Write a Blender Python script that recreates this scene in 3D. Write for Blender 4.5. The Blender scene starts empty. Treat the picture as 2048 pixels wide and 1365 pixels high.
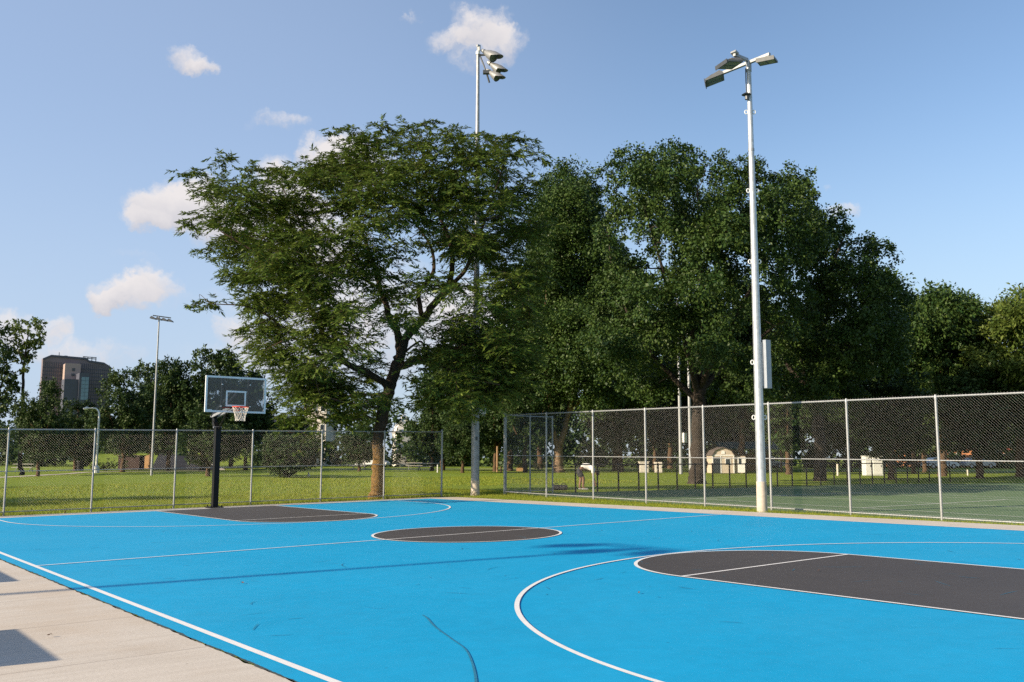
import bpy, bmesh, math, random
import numpy as np
from mathutils import Vector, Matrix

# ------------------------------------------------------------------ camera, sky, sun, exposure
scene = bpy.context.scene
COL = scene.collection
FPX, PW, PH = 1881.19, 2048.0, 1365.0
CAM = np.array([-10.7366, -15.0543, 1.4617])
RT = np.array([0.786102, -0.618094, 0.001832])
UP = np.array([-0.07742, -0.095522, 0.992412])
FW = np.array([0.613228, 0.780279, 0.122943])
cam_data = bpy.data.cameras.new('camera')
cam_data.sensor_width = 36.0
cam_data.lens = FPX / PW * 36.0
cam_data.clip_end = 6000
cam = bpy.data.objects.new('camera', cam_data)
COL.objects.link(cam)
cam.matrix_world = Matrix(((RT[0], UP[0], -FW[0], CAM[0]), (RT[1], UP[1], -FW[1], CAM[1]),
                           (RT[2], UP[2], -FW[2], CAM[2]), (0, 0, 0, 1)))
scene.camera = cam

SUN_EL, SUN_AZ = math.radians(23.3), math.radians(170.5)       # azimuth measured from +x towards +y
SUN_DIR = Vector((math.cos(SUN_EL) * math.cos(SUN_AZ), math.cos(SUN_EL) * math.sin(SUN_AZ), math.sin(SUN_EL)))
SKY_STRENGTH, SUN_STRENGTH, EXPOSURE = 0.113, 5.0, 0.70

def ray(px, py):
    return FW + RT * ((px - PW / 2) / FPX) - UP * ((py - PH / 2) / FPX)

scene.view_settings.view_transform = 'Standard'
scene.view_settings.look = 'None'
scene.view_settings.exposure = EXPOSURE
scene.view_settings.gamma = 1.0
scene.cycles.max_bounces = 8
scene.cycles.transparent_max_bounces = 16
scene.cycles.use_denoising = False

sun_data = bpy.data.lights.new('sun', 'SUN')
sun_data.energy = SUN_STRENGTH
sun_data.angle = math.radians(0.53)
sun_data.color = (1.0, 0.84, 0.62)
sun = bpy.data.objects.new('sun', sun_data)
COL.objects.link(sun)
sun.rotation_euler = SUN_DIR.to_track_quat('Z', 'Y').to_euler()

# clouds of the real sky: direction (through the photograph's pixel), angular half sizes, density
CLOUDS = [
    (900, 80, 52, 26, .7), (958, 50, 58, 40, .95), (1003, 90, 46, 42, .8), (950, 120, 40, 26, .45),
    (374, 124, 36, 22, .75), (400, 140, 22, 17, .55), (575, 243, 62, 16, .55), (816, 38, 22, 9, .4),
    (335, 415, 66, 46, 1.25), (395, 405, 60, 48, 1.25), (290, 448, 40, 24, 1.0), (440, 450, 60, 50, 1.1),
    (560, 385, 62, 64, 1.2), (660, 312, 52, 42, 1.2), (600, 470, 130, 80, 1.1), (720, 330, 70, 60, 1.0),
    (255, 592, 66, 30, 1.05), (312, 568, 48, 32, 1.0), (213, 604, 36, 18, .8),
    (15, 645, 55, 34, .9), (110, 655, 30, 20, .75), (130, 700, 130, 34, .62), (470, 658, 42, 26, .6),
    (700, 640, 240, 130, .85), (1000, 640, 160, 90, .7), (280, 520, 50, 12, .22), (360, 600, 60, 20, .25),
    (1688, 420, 36, 14, .62), (1660, 366, 9, 9, .3), (500, 740, 160, 60, .4),
]

def build_world():
    w = bpy.data.worlds.new('World')
    scene.world = w
    w.use_nodes = True
    nt = w.node_tree
    N, L = nt.nodes, nt.links
    N.clear()
    out = N.new('ShaderNodeOutputWorld')
    bg = N.new('ShaderNodeBackground')
    bg.inputs['Strength'].default_value = SKY_STRENGTH
    L.new(bg.outputs[0], out.inputs[0])
    sky = N.new('ShaderNodeTexSky')
    sky.sky_type = 'NISHITA'
    sky.sun_disc = False
    sky.sun_elevation = SUN_EL
    sky.sun_rotation = math.radians(90) - SUN_AZ
    sky.altitude = 200
    sky.air_density = 1.0
    sky.dust_density = 1.0
    sky.ozone_density = 2.0
    tc = N.new('ShaderNodeTexCoord')
    gen = tc.outputs['Generated']

    def math_(op, a, b=None, clamp=False):
        n = N.new('ShaderNodeMath'); n.operation = op; n.use_clamp = clamp
        for i, v in enumerate((a, b)):
            if v is None: continue
            if isinstance(v, (int, float)): n.inputs[i].default_value = v
            else: L.new(v, n.inputs[i])
        return n.outputs[0]

    def dot(vec, d):
        n = N.new('ShaderNodeVectorMath'); n.operation = 'DOT_PRODUCT'
        L.new(vec, n.inputs[0]); n.inputs[1].default_value = tuple(d)
        return n.outputs['Value']

    # billow the direction a little so that no cloud keeps an elliptical edge
    def noise(scale, detail, rough, vec):
        n = N.new('ShaderNodeTexNoise'); n.inputs['Scale'].default_value = scale
        n.inputs['Detail'].default_value = detail; n.inputs['Roughness'].default_value = rough
        L.new(vec, n.inputs['Vector'])
        return n
    nz = noise(26, 5, .62, gen)
    sub = N.new('ShaderNodeVectorMath'); sub.operation = 'SUBTRACT'
    L.new(nz.outputs['Color'], sub.inputs[0]); sub.inputs[1].default_value = (.5, .5, .5)
    mul = N.new('ShaderNodeVectorMath'); mul.operation = 'SCALE'
    L.new(sub.outputs[0], mul.inputs[0]); mul.inputs['Scale'].default_value = 0.05
    add = N.new('ShaderNodeVectorMath'); add.operation = 'ADD'
    L.new(gen, add.inputs[0]); L.new(mul.outputs[0], add.inputs[1])
    wv = add.outputs[0]
    total, shade = None, None
    for (px, py, hx, hy, dens) in CLOUDS:
        d = ray(px, py); d = d / np.linalg.norm(d)
        e = np.cross(d, (0, 0, 1)); e /= np.linalg.norm(e)
        n_ = np.cross(e, d)
        a, b = dot(wv, e * (FPX / (hx * 1.2))), dot(wv, n_ * (FPX / (hy * 1.2)))
        r2 = math_('ADD', math_('MULTIPLY', a, a), math_('MULTIPLY', b, b))
        front = math_('GREATER_THAN', dot(gen, d), 0.5)
        m = math_('MULTIPLY', math_('SUBTRACT', 1.0, r2, True), front)
        m = math_('MULTIPLY', m, dens)
        sh = math_('MULTIPLY', m, b)
        total = m if total is None else math_('ADD', total, m)
        shade = sh if shade is None else math_('ADD', shade, sh)
    fine = noise(60, 7, .62, wv)
    edge = math_('SUBTRACT', fine.outputs['Fac'], 0.5)
    edge = math_('MULTIPLY', edge, 1.1)
    gate = math_('MULTIPLY', total, 3.0, True)
    dens = math_('ADD', total, math_('MULTIPLY', edge, gate))
    mr = N.new('ShaderNodeMapRange'); mr.interpolation_type = 'SMOOTHSTEP'
    L.new(dens, mr.inputs['Value'])
    mr.inputs['From Min'].default_value = 0.05; mr.inputs['From Max'].default_value = 1.1
    mr.inputs['To Min'].default_value = 0.0; mr.inputs['To Max'].default_value = 0.95
    cr = N.new('ShaderNodeMapRange')
    L.new(math_('DIVIDE', shade, math_('ADD', total, 0.05)), cr.inputs['Value'])
    cr.inputs['From Min'].default_value = -0.7; cr.inputs['From Max'].default_value = 0.35
    mixc = N.new('ShaderNodeMix'); mixc.data_type = 'RGBA'
    L.new(cr.outputs[0], mixc.inputs['Factor'])
    k = 1.0 / SKY_STRENGTH / 2 ** EXPOSURE
    mixc.inputs['A'].default_value = (.62 * k, .61 * k, .66 * k, 1)
    mixc.inputs['B'].default_value = (.88 * k, .83 * k, .82 * k, 1)
    mix = N.new('ShaderNodeMix'); mix.data_type = 'RGBA'
    # thin high veil on the sun's side of the sky, and pale air low over the horizon
    def veil(base, fac, colour):
        q = N.new('ShaderNodeMix'); q.data_type = 'RGBA'
        L.new(fac, q.inputs['Factor']); L.new(base, q.inputs['A'])
        q.inputs['B'].default_value = (*[c * k for c in colour], 1)
        return q.outputs['Result']
    vd = ray(-200, 420); vd = vd / np.linalg.norm(vd)
    vm = N.new('ShaderNodeMapRange'); vm.interpolation_type = 'SMOOTHSTEP'
    L.new(dot(gen, vd), vm.inputs['Value'])
    vm.inputs['From Min'].default_value = math.cos(math.radians(48)); vm.inputs['From Max'].default_value = 1.0
    vm.inputs['To Max'].default_value = .42
    hm = N.new('ShaderNodeMapRange'); hm.interpolation_type = 'SMOOTHSTEP'
    L.new(dot(gen, (0, 0, 1)), hm.inputs['Value'])
    hm.inputs['From Min'].default_value = .36; hm.inputs['From Max'].default_value = .0
    hm.inputs['To Max'].default_value = .72
    clear = veil(veil(sky.outputs[0], hm.outputs[0], (.50, .60, .72)), vm.outputs[0], (.54, .68, .96))
    L.new(mr.outputs[0], mix.inputs['Factor'])
    L.new(clear, mix.inputs['A'])
    L.new(mixc.outputs['Result'], mix.inputs['B'])
    L.new(mix.outputs['Result'], bg.inputs['Color'])
build_world()

# ------------------------------------------------------------------ terrain height (the court drains with a 1.4 % fall)
TA, TB = 0.0129, -0.0051
def gz(x, y):
    x = np.asarray(x, float); y = np.clip(np.asarray(y, float), -18, 15)
    base = TA * np.clip(x, -14, 9) + TB * y
    return base + np.clip((x - 9) / 1.9, 0, 1) * (TA * 1.9 + 0.04 + (y - 13) * 0.0124)

def at(px, py, D):
    return CAM + ray(px, py) * D

def foot(px, D):
    """ground point seen in photo column px at depth D"""
    a, b = ray(px, 0), ray(px, PH)
    lo, hi = 0.0, PH * 1.5
    for _ in range(50):
        m = (lo + hi) / 2
        P = CAM + ray(px, m) * D
        if P[2] > gz(P[0], P[1]): lo = m
        else: hi = m
    return CAM + ray(px, lo) * D

def hgt(py, D):
    """height above eye level ground of photo row py at depth D (centre column)"""
    return (CAM + ray(1024, py) * D)[2]

# ------------------------------------------------------------------ materials
def new_mat(name):
    m = bpy.data.materials.new(name); m.use_nodes = True
    nt = m.node_tree
    b = nt.nodes['Principled BSDF']
    return m, nt, b

def link(nt, a, b): nt.links.new(a, b)

def coord(nt, scale=(1, 1, 1), kind='Position'):
    if kind == 'Position':
        g = nt.nodes.new('ShaderNodeNewGeometry').outputs['Position']
    else:
        g = nt.nodes.new('ShaderNodeTexCoord').outputs[kind]
    mp = nt.nodes.new('ShaderNodeMapping'); mp.inputs['Scale'].default_value = scale
    link(nt, g, mp.inputs['Vector'])
    return mp.outputs[0]

def noise(nt, vec, scale, detail=4, rough=.55):
    n = nt.nodes.new('ShaderNodeTexNoise')
    n.inputs['Scale'].default_value = scale; n.inputs['Detail'].default_value = detail
    n.inputs['Roughness'].default_value = rough
    link(nt, vec, n.inputs['Vector'])
    return n.outputs['Fac']

def ramp(nt, fac, stops):
    r = nt.nodes.new('ShaderNodeValToRGB')
    e = r.color_ramp.elements
    while len(e) < len(stops): e.new(.5)
    for k, (p, c) in enumerate(stops):
        e[k].position = p; e[k].color = (*c, 1) if len(c) == 3 else c
    link(nt, fac, r.inputs['Fac'])
    return r.outputs['Color']

def mixrgb(nt, fac, a, b, mode='MIX'):
    n = nt.nodes.new('ShaderNodeMix'); n.data_type = 'RGBA'; n.blend_type = mode
    for s, v in (('Factor', fac), ('A', a), ('B', b)):
        if isinstance(v, (int, float)): n.inputs[s].default_value = v
        elif isinstance(v, tuple): n.inputs[s].default_value = (*v, 1) if len(v) == 3 else v
        else: link(nt, v, n.inputs[s])
    return n.outputs['Result']

def bump(nt, b, fac, strength, dist=.01):
    n = nt.nodes.new('ShaderNodeBump')
    n.inputs['Strength'].default_value = strength; n.inputs['Distance'].default_value = dist
    link(nt, fac, n.inputs['Height']); link(nt, n.outputs[0], b.inputs['Normal'])

def g(c, k): return tuple(min(1, v * k) for v in c)

def plain(name, c, rough=.6, metal=0.0, var=.12, scale=6, bmp=0.0, spec=.5):
    """painted or bare surface with slight uneven tone"""
    m, nt, b = new_mat(name)
    v = coord(nt)
    f = noise(nt, v, scale, 5, .6)
    link(nt, ramp(nt, f, [(.3, g(c, 1 - var)), (.7, g(c, 1 + var))]), b.inputs['Base Color'])
    b.inputs['Roughness'].default_value = rough; b.inputs['Metallic'].default_value = metal
    b.inputs['Specular IOR Level'].default_value = spec
    if bmp: bump(nt, b, f, bmp)
    return m

def paint_ground(name, c, rough, var, speck, scuff_col, dust):
    m, nt, b = new_mat(name)
    v = coord(nt)
    n1 = noise(nt, v, .55, 3, .5); n2 = noise(nt, v, 5, 6, .65); n3 = noise(nt, v, 60, 4, .7)
    col = ramp(nt, n1, [(.3, g(c, 1 - var)), (.7, g(c, 1 + var))])
    col = mixrgb(nt, .5, col, ramp(nt, n2, [(.35, g(c, .88)), (.65, g(c, 1.1))]))
    col = mixrgb(nt, .14, col, ramp(nt, n3, [(.3, g(c, .8)), (.7, g(c, 1.2))]))
    du = noise(nt, v, .32, 6, .7)                              # dusty, slightly faded patches
    col = mixrgb(nt, ramp(nt, du, [(.42, (0,) * 3), (.72, (.34,) * 3)]), col, dust)
    # drawn-out rubber scuffs, in two directions
    for sc in ((2.2, 14, 1), (11, 3.0, 1)):
        f = noise(nt, coord(nt, sc), 1.0, 5, .75)
        sm = ramp(nt, f, [(.60, (0, 0, 0)), (.68, (.10, .10, .10)), (.76, (.5, .5, .5))])
        col = mixrgb(nt, sm, col, scuff_col)
    vo = nt.nodes.new('ShaderNodeTexVoronoi'); vo.inputs['Scale'].default_value = 1.5
    link(nt, v, vo.inputs['Vector'])
    dots = ramp(nt, vo.outputs['Distance'], [(.012, (speck,) * 3), (.03, (0, 0, 0))])
    col = mixrgb(nt, dots, col, g(c, .3))
    link(nt, col, b.inputs['Base Color'])
    b.inputs['Roughness'].default_value = rough
    b.inputs['Specular IOR Level'].default_value = .28
    bump(nt, b, n3, .10, .003)
    return m

M = {}
M['blue'] = paint_ground('blue_court_paint', (.0025, .305, .565), .66, .085, .7, (.012, .20, .38), (.030, .34, .58))
M['dark'] = paint_ground('charcoal_court_paint', (.060, .055, .054), .65, .06, .5, (.10, .085, .075), (.085, .075, .07))
M['line'] = plain('white_line_paint', (.74, .73, .72), .6, var=.05, scale=9)
M['tennis'] = paint_ground('green_court_paint', (.115, .178, .078), .75, .08, .4, (.07, .13, .08), (.14, .21, .13))
M['tennisline'] = plain('worn_white_line_paint', (.72, .74, .68), .7, var=.15, scale=4)

def concrete():
    m, nt, b = new_mat('pale_concrete')
    v = coord(nt)
    n1 = noise(nt, v, .8, 6, .6); n2 = noise(nt, v, 45, 5, .7)
    st = noise(nt, coord(nt, (.9, 9, 1)), 1, 5, .6); sn = noise(nt, v, .45, 5, .7)
    col = ramp(nt, n1, [(.3, (.455, .415, .36)), (.7, (.56, .515, .455))])
    col = mixrgb(nt, .4, col, ramp(nt, st, [(.35, (.42, .375, .32)), (.65, (.60, .555, .495))]))
    col = mixrgb(nt, .3, col, ramp(nt, n2, [(.3, (.38, .32, .27)), (.7, (.70, .63, .55))]))
    col = mixrgb(nt, ramp(nt, sn, [(.45, (0,) * 3), (.7, (.5,) * 3)]), col, (.42, .32, .22))
    sx = nt.nodes.new('ShaderNodeSeparateXYZ'); link(nt, v, sx.inputs[0])
    def mt(op, a, bb):
        n = nt.nodes.new('ShaderNodeMath'); n.operation = op
        for i, q in enumerate((a, bb)):
            if isinstance(q, (int, float)): n.inputs[i].default_value = q
            else: link(nt, q, n.inputs[i])
        return n.outputs[0]
    fr = mt('FRACT', mt('DIVIDE', mt('ADD', sx.outputs['Y'], 107.31), 1.93), 0)
    jo = mt('LESS_THAN', mt('ABSOLUTE', mt('SUBTRACT', fr, .5), 0), .0032)
    # joints sit at y = -7.31 + k * 1.93
    fr2 = mt('ABSOLUTE', mt('SUBTRACT', mt('FRACT', mt('ADD', mt('DIVIDE', mt('ADD', sx.outputs['Y'], 7.31), 1.93), 100.5), 0), .5), 0)
    jo = mt('LESS_THAN', fr2, .0028)
    col = mixrgb(nt, mt('MULTIPLY', jo, .75), col, (.16, .13, .11))
    vo = nt.nodes.new('ShaderNodeTexVoronoi'); vo.inputs['Scale'].default_value = 2.3
    link(nt, v, vo.inputs['Vector'])
    col = mixrgb(nt, ramp(nt, vo.outputs['Distance'], [(.012, (.7,) * 3), (.03, (0, 0, 0))]), col, (.12, .1, .08))
    link(nt, col, b.inputs['Base Color']); b.inputs['Roughness'].default_value = .85
    bump(nt, b, n2, .3, .004)
    return m
M['concrete'] = concrete()

def lawn():
    m, nt, b = new_mat('mown_lawn')
    v = coord(nt)
    n1 = noise(nt, v, .13, 4, .6); n2 = noise(nt, v, 1.1, 5, .65); n3 = noise(nt, v, 14, 5, .75)
    col = ramp(nt, n1, [(.3, (.135, .225, .012)), (.55, (.20, .262, .014)), (.75, (.245, .255, .020))])
    col = mixrgb(nt, .45, col, ramp(nt, n2, [(.3, (.11, .18, .010)), (.7, (.27, .305, .022))]))
    col = mixrgb(nt, .5, col, ramp(nt, n3, [(.3, (.055, .11, .010)), (.7, (.25, .30, .032))]))
    link(nt, col, b.inputs['Base Color']); b.inputs['Roughness'].default_value = .9
    b.inputs['Specular IOR Level'].default_value = .2
    bump(nt, b, n3, .9, .06)
    return m
M['lawn'] = lawn()
M['asphalt'] = plain('road_asphalt', (.034, .034, .038), .95, var=.15, scale=3, spec=.05)
M['mulch'] = plain('bark_mulch', (.10, .055, .035), .95, var=.35, scale=20)

def leafmat(name, lo, mid, hi, trans=.3, gloss=.45):
    m, nt, b = new_mat(name)
    gm = nt.nodes.new('ShaderNodeNewGeometry')
    isl = gm.outputs['Random Per Island']
    col = ramp(nt, isl, [(.0, lo), (.55, mid), (1.0, hi)])
    n1 = noise(nt, coord(nt), .55, 3, .6)
    col = mixrgb(nt, ramp(nt, n1, [(.35, (.0,) * 3), (.7, (.55,) * 3)]), col, g(hi, 1.05))
    link(nt, col, b.inputs['Base Color'])
    b.inputs['Roughness'].default_value = gloss
    b.inputs['Specular IOR Level'].default_value = .2
    tr = nt.nodes.new('ShaderNodeBsdfTranslucent')
    link(nt, mixrgb(nt, .5, col, g(hi, 1.5)), tr.inputs['Color'])
    ms = nt.nodes.new('ShaderNodeMixShader'); ms.inputs[0].default_value = trans
    link(nt, b.outputs[0], ms.inputs[1]); link(nt, tr.outputs[0], ms.inputs[2])
    link(nt, ms.outputs[0], nt.nodes['Material Output'].inputs['Surface'])
    return m
M['locust'] = leafmat('feathery_leaf', (.030, .068, .011), (.062, .112, .017), (.128, .166, .028), .22, .5)
M['maple'] = leafmat('broad_leaf', (.013, .038, .009), (.026, .058, .012), (.066, .102, .021), .08, .5)
M['farleaf'] = leafmat('far_leaf', (.014, .037, .011), (.026, .054, .014), (.058, .088, .022), .10, .55)
M['lightleaf'] = leafmat('pale_leaf', (.036, .070, .014), (.068, .108, .02), (.118, .148, .028), .2)
M['grassblade'] = leafmat('grass_blade', (.11, .185, .012), (.195, .255, .018), (.30, .295, .045), .3, .6)
M['weed'] = leafmat('weed_leaf', (.03, .06, .015), (.06, .10, .02), (.12, .15, .03), .3)

def bark(name, lo, hi, lichen=None, top=0):
    m, nt, b = new_mat(name)
    f = noise(nt, coord(nt, (7, 7, 1.6)), 2.2, 6, .7)
    col = ramp(nt, f, [(.3, lo), (.7, hi)])
    if lichen:
        v = coord(nt)
        n = noise(nt, v, 11, 6, .75)
        sx = nt.nodes.new('ShaderNodeSeparateXYZ'); link(nt, v, sx.inputs[0])
        mr = nt.nodes.new('ShaderNodeMapRange'); link(nt, sx.outputs['Z'], mr.inputs['Value'])
        mr.inputs['From Min'].default_value = top - 1.6; mr.inputs['From Max'].default_value = top
        mr.inputs['To Min'].default_value = .19; mr.inputs['To Max'].default_value = -.25
        ad = nt.nodes.new('ShaderNodeMath'); link(nt, n, ad.inputs[0]); link(nt, mr.outputs[0], ad.inputs[1])
        col = mixrgb(nt, ramp(nt, ad.outputs[0], [(.50, (0,) * 3), (.82, (.9,) * 3)]), col, lichen)
    link(nt, col, b.inputs['Base Color']); b.inputs['Roughness'].default_value = .95
    b.inputs['Specular IOR Level'].default_value = .15
    bump(nt, b, f, .9, .05)
    return m
M['locustbark'] = bark('lichened_bark', (.028, .020, .015), (.085, .062, .045), (.27, .15, .035), 3.0)
M['brownbark'] = bark('brown_bark', (.05, .034, .022), (.15, .095, .058))
M['palebark'] = bark('pale_bark', (.15, .10, .065), (.30, .21, .14))
M['darkbark'] = bark('dark_bark', (.022, .018, .015), (.07, .055, .045))

M['galv'] = plain('galvanised_steel', (.33, .34, .35), .5, .45, .10, 8)
M['wire'] = plain('galvanised_wire', (.30, .29, .27), .5, .4, .1, 4)
M['polegalv'] = plain('spangled_steel', (.47, .49, .51), .40, .5, .18, 9)
M['polegrey'] = plain('weathered_steel', (.30, .31, .33), .5, .4, .2, 6)
M['beige'] = plain('beige_base_paint', (.50, .43, .36), .85, var=.15, scale=8)
M['whitemetal'] = plain('white_enamel', (.72, .72, .70), .4, .1, .08, 6)
M['greymetal'] = plain('grey_enamel', (.30, .33, .37), .45, .2, .08, 6)
M['lampdark'] = plain('dark_lamp_housing', (.075, .08, .085), .45, .3, .15, 10)
M['lamplens'] = plain('unlit_lens', (.16, .17, .16), .12, .0, .2, 12)
M['black'] = plain('black_powder_coat', (.007, .007, .008), .5, .0, .2, 9, spec=.25)
M['lampgrey'] = plain('grey_lamp_housing', (.12, .125, .13), .5, .2, .15, 10)
M['hoodgrey'] = plain('spun_aluminium_hood', (.23, .235, .24), .5, .3, .2, 14)
M['orange'] = plain('orange_rim_paint', (.72, .055, .018), .45, .0, .1, 9)
M['net'] = plain('white_net_cord', (.74, .68, .60), .85)
M['boardframe'] = plain('board_frame_paint', (.72, .74, .76), .45, .1, .06, 7)
M['stickers'] = plain('white_sticker', (.75, .75, .75), .5)

def glassmat(name, tint, refl=.12, alpha=.0):
    m, nt, b = new_mat(name)
    tr = nt.nodes.new('ShaderNodeBsdfTransparent'); tr.inputs['Color'].default_value = (*tint, 1)
    gl = nt.nodes.new('ShaderNodeBsdfGlossy'); gl.inputs['Roughness'].default_value = .06
    fr = nt.nodes.new('ShaderNodeFresnel'); fr.inputs['IOR'].default_value = 1.5
    n = noise(nt, coord(nt), 7, 6, .7)
    sm = nt.nodes.new('ShaderNodeBsdfDiffuse'); sm.inputs['Color'].default_value = (.5, .53, .58, 1)
    m1 = nt.nodes.new('ShaderNodeMixShader'); link(nt, fr.outputs[0], m1.inputs[0])
    link(nt, tr.outputs[0], m1.inputs[1]); link(nt, gl.outputs[0], m1.inputs[2])
    m2 = nt.nodes.new('ShaderNodeMixShader')
    link(nt, ramp(nt, n, [(.4, (alpha,) * 3), (.85, (alpha + .05,) * 3)]), m2.inputs[0])
    link(nt, m1.outputs[0], m2.inputs[1]); link(nt, sm.outputs[0], m2.inputs[2])
    link(nt, m2.outputs[0], nt.nodes['Material Output'].inputs['Surface'])
    return m
M['boardglass'] = glassmat('tempered_glass', (.66, .70, .73), .12, .012)
M['winglass'] = plain('window_glass', (.03, .04, .05), .08, .0, .3, 2)
M['carwindow'] = plain('car_glass', (.02, .022, .025), .1)
M['carpaint'] = plain('white_car_paint', (.75, .75, .74), .25, 0, .03)
M['silverpaint'] = plain('silver_car_paint', (.38, .39, .41), .3, .4, .05)
M['rubber'] = plain('tyre_rubber', (.015, .015, .015), .85)
M['hub'] = plain('wheel_rim', (.4, .4, .42), .35, .7)
M['skin'] = plain('skin', (.20, .11, .07), .6, var=.05)
M['shirt'] = plain('white_cotton', (.74, .73, .72), .9, var=.06, scale=12)
M['shorts'] = plain('dark_cotton', (.028, .03, .038), .9)
M['hair'] = plain('dark_hair', (.012, .010, .009), .7)
M['shoe'] = plain('white_shoe', (.3, .3, .3), .7)
M['bagcloth'] = plain('black_nylon', (.015, .016, .018), .75)
M['siding'] = plain('beige_siding', (.52, .44, .35), .8, var=.08, scale=3)
M['trimwhite'] = plain('white_trim', (.78, .77, .74), .6)
M['greenroof'] = plain('green_metal_roof', (.035, .10, .075), .5, .2, .1)
M['brownroof'] = plain('brown_shingles', (.10, .08, .07), .9, var=.25, scale=8)
M['mauve'] = plain('mauve_panel', (.165, .135, .155), .7, var=.05, scale=.4)
M['mauvedark'] = plain('slate_panel', (.065, .07, .10), .6, var=.1, scale=.5)
M['rose'] = plain('pink_beige_panel', (.36, .27, .25), .7, var=.05, scale=.4)
M['navy'] = plain('navy_roof', (.035, .045, .085), .6)
M['cream'] = plain('cream_render', (.62, .56, .48), .8, var=.08, scale=1)
M['whitewall'] = plain('white_render', (.78, .75, .70), .8, var=.05, scale=1)
M['brick'] = plain('orange_brick', (.40, .17, .075), .85, var=.25, scale=3)
M['redroof'] = plain('red_roof', (.22, .05, .035), .8)
M['wood'] = plain('weathered_wood', (.30, .19, .10), .85, var=.25, scale=9)
M['tanwood'] = plain('fresh_wood', (.46, .27, .12), .85, var=.2, scale=9)
M['redwood'] = plain('dark_red_boards', (.040, .018, .016), .8)
M['boxcream'] = plain('cream_box_paint', (.58, .53, .46), .6)
M['conered'] = plain('orange_plastic', (.75, .14, .02), .5)
M['yellowleaf'] = leafmat('yellow_flowering_leaf', (.16, .15, .02), (.28, .24, .03), (.45, .38, .05), .25)
M['redleaf'] = leafmat('russet_leaf', (.09, .05, .02), (.14, .08, .03), (.12, .14, .03), .25)
M['deadleaf'] = plain('dry_leaf', (.13, .06, .03), .8)
M['rubbermark'] = plain('rubber_skid', (.014, .165, .28), .7, var=.3, scale=30)
M['edge'] = plain('ragged_asphalt_edge', (.035, .06, .07), .95, var=.5, scale=40)
M['dirt'] = plain('bare_dirt', (.14, .10, .065), .95, var=.3, scale=15)

# ------------------------------------------------------------------ mesh helpers
def frame(d):
    d = np.asarray(d, float); d = d / (np.linalg.norm(d) + 1e-12)
    a = np.array([0, 0, 1.0]) if abs(d[2]) < .9 else np.array([1.0, 0, 0])
    s = np.cross(d, a); s /= np.linalg.norm(s)
    return s, np.cross(s, d), d

class MB:
    def __init__(self): self.v = []; self.f = []; self.n = 0
    def add(self, V, F):
        V = np.asarray(V, float)
        self.v.append(V); self.f.extend([tuple(i + self.n for i in q) for q in F]); self.n += len(V)
        return self
    def box(self, c, s, rz=0.0, R=None, taper=1.0):
        c = np.asarray(c, float); hx, hy, hz = np.asarray(s, float) / 2
        P = np.array([[x * (taper if z > 0 else 1), y * (taper if z > 0 else 1), z] for z in (-hz, hz) for x, y in ((-hx, -hy), (hx, -hy), (hx, hy), (-hx, hy))])
        if R is not None: P = P @ np.asarray(R, float).T
        elif rz:
            c_, s_ = math.cos(rz), math.sin(rz)
            P = P @ np.array([[c_, -s_, 0], [s_, c_, 0], [0, 0, 1]]).T
        return self.add(P + c, [(3, 2, 1, 0), (4, 5, 6, 7), (0, 1, 5, 4), (1, 2, 6, 5), (2, 3, 7, 6), (3, 0, 4, 7)])
    def beam(self, a, b, w, h=None):
        a, b = np.asarray(a, float), np.asarray(b, float); h = h or w
        s, u, d = frame(b - a)
        P = [p + s * x + u * y for p in (a, b) for x, y in ((-w / 2, -h / 2), (w / 2, -h / 2), (w / 2, h / 2), (-w / 2, h / 2))]
        return self.add(P, [(3, 2, 1, 0), (4, 5, 6, 7), (0, 1, 5, 4), (1, 2, 6, 5), (2, 3, 7, 6), (3, 0, 4, 7)])
    def tube(self, pts, rad, n=8, cap=True):
        pts = np.asarray(pts, float); k = len(pts)
        rad = np.broadcast_to(np.asarray(rad, float), (k,))
        T = np.gradient(pts, axis=0) if k > 1 else None
        s, u, d = frame(T[0])
        ang = np.arange(n) * 2 * np.pi / n
        V = []
        for i in range(k):
            d = T[i] / (np.linalg.norm(T[i]) + 1e-12)
            s = s - d * (s @ d); s /= np.linalg.norm(s) + 1e-12
            u = np.cross(d, s)
            V.append(pts[i] + rad[i] * (np.cos(ang)[:, None] * s + np.sin(ang)[:, None] * u))
        F = [(i * n + j, i * n + (j + 1) % n, (i + 1) * n + (j + 1) % n, (i + 1) * n + j) for i in range(k - 1) for j in range(n)]
        if cap: F += [tuple(range(n))[::-1], tuple(range((k - 1) * n, k * n))]
        return self.add(np.concatenate(V), F)
    def cyl(self, a, b, r0, r1=None, n=16): return self.tube([a, b], [r0, r0 if r1 is None else r1], n)
    def poly(self, pts): return self.add(pts, [tuple(range(len(pts)))])
    def prism(self, pts, off):
        pts = np.asarray(pts, float); n = len(pts); off = np.asarray(off, float)
        return self.add(np.concatenate([pts, pts + off]), [tuple(range(n))[::-1], tuple(range(n, 2 * n))] + [(i, (i + 1) % n, n + (i + 1) % n, n + i) for i in range(n)])
    def build(self, name, mat, parent=None, smooth=False, bevel=0.0):
        V = np.concatenate(self.v) if self.v else np.zeros((0, 3))
        return mesh_obj(name, V, self.f, mat, parent, smooth, bevel)

def origin(o):
    p = Vector((0, 0, 0))
    while o is not None:
        p += o.location; o = o.parent
    return np.array(p)

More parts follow.
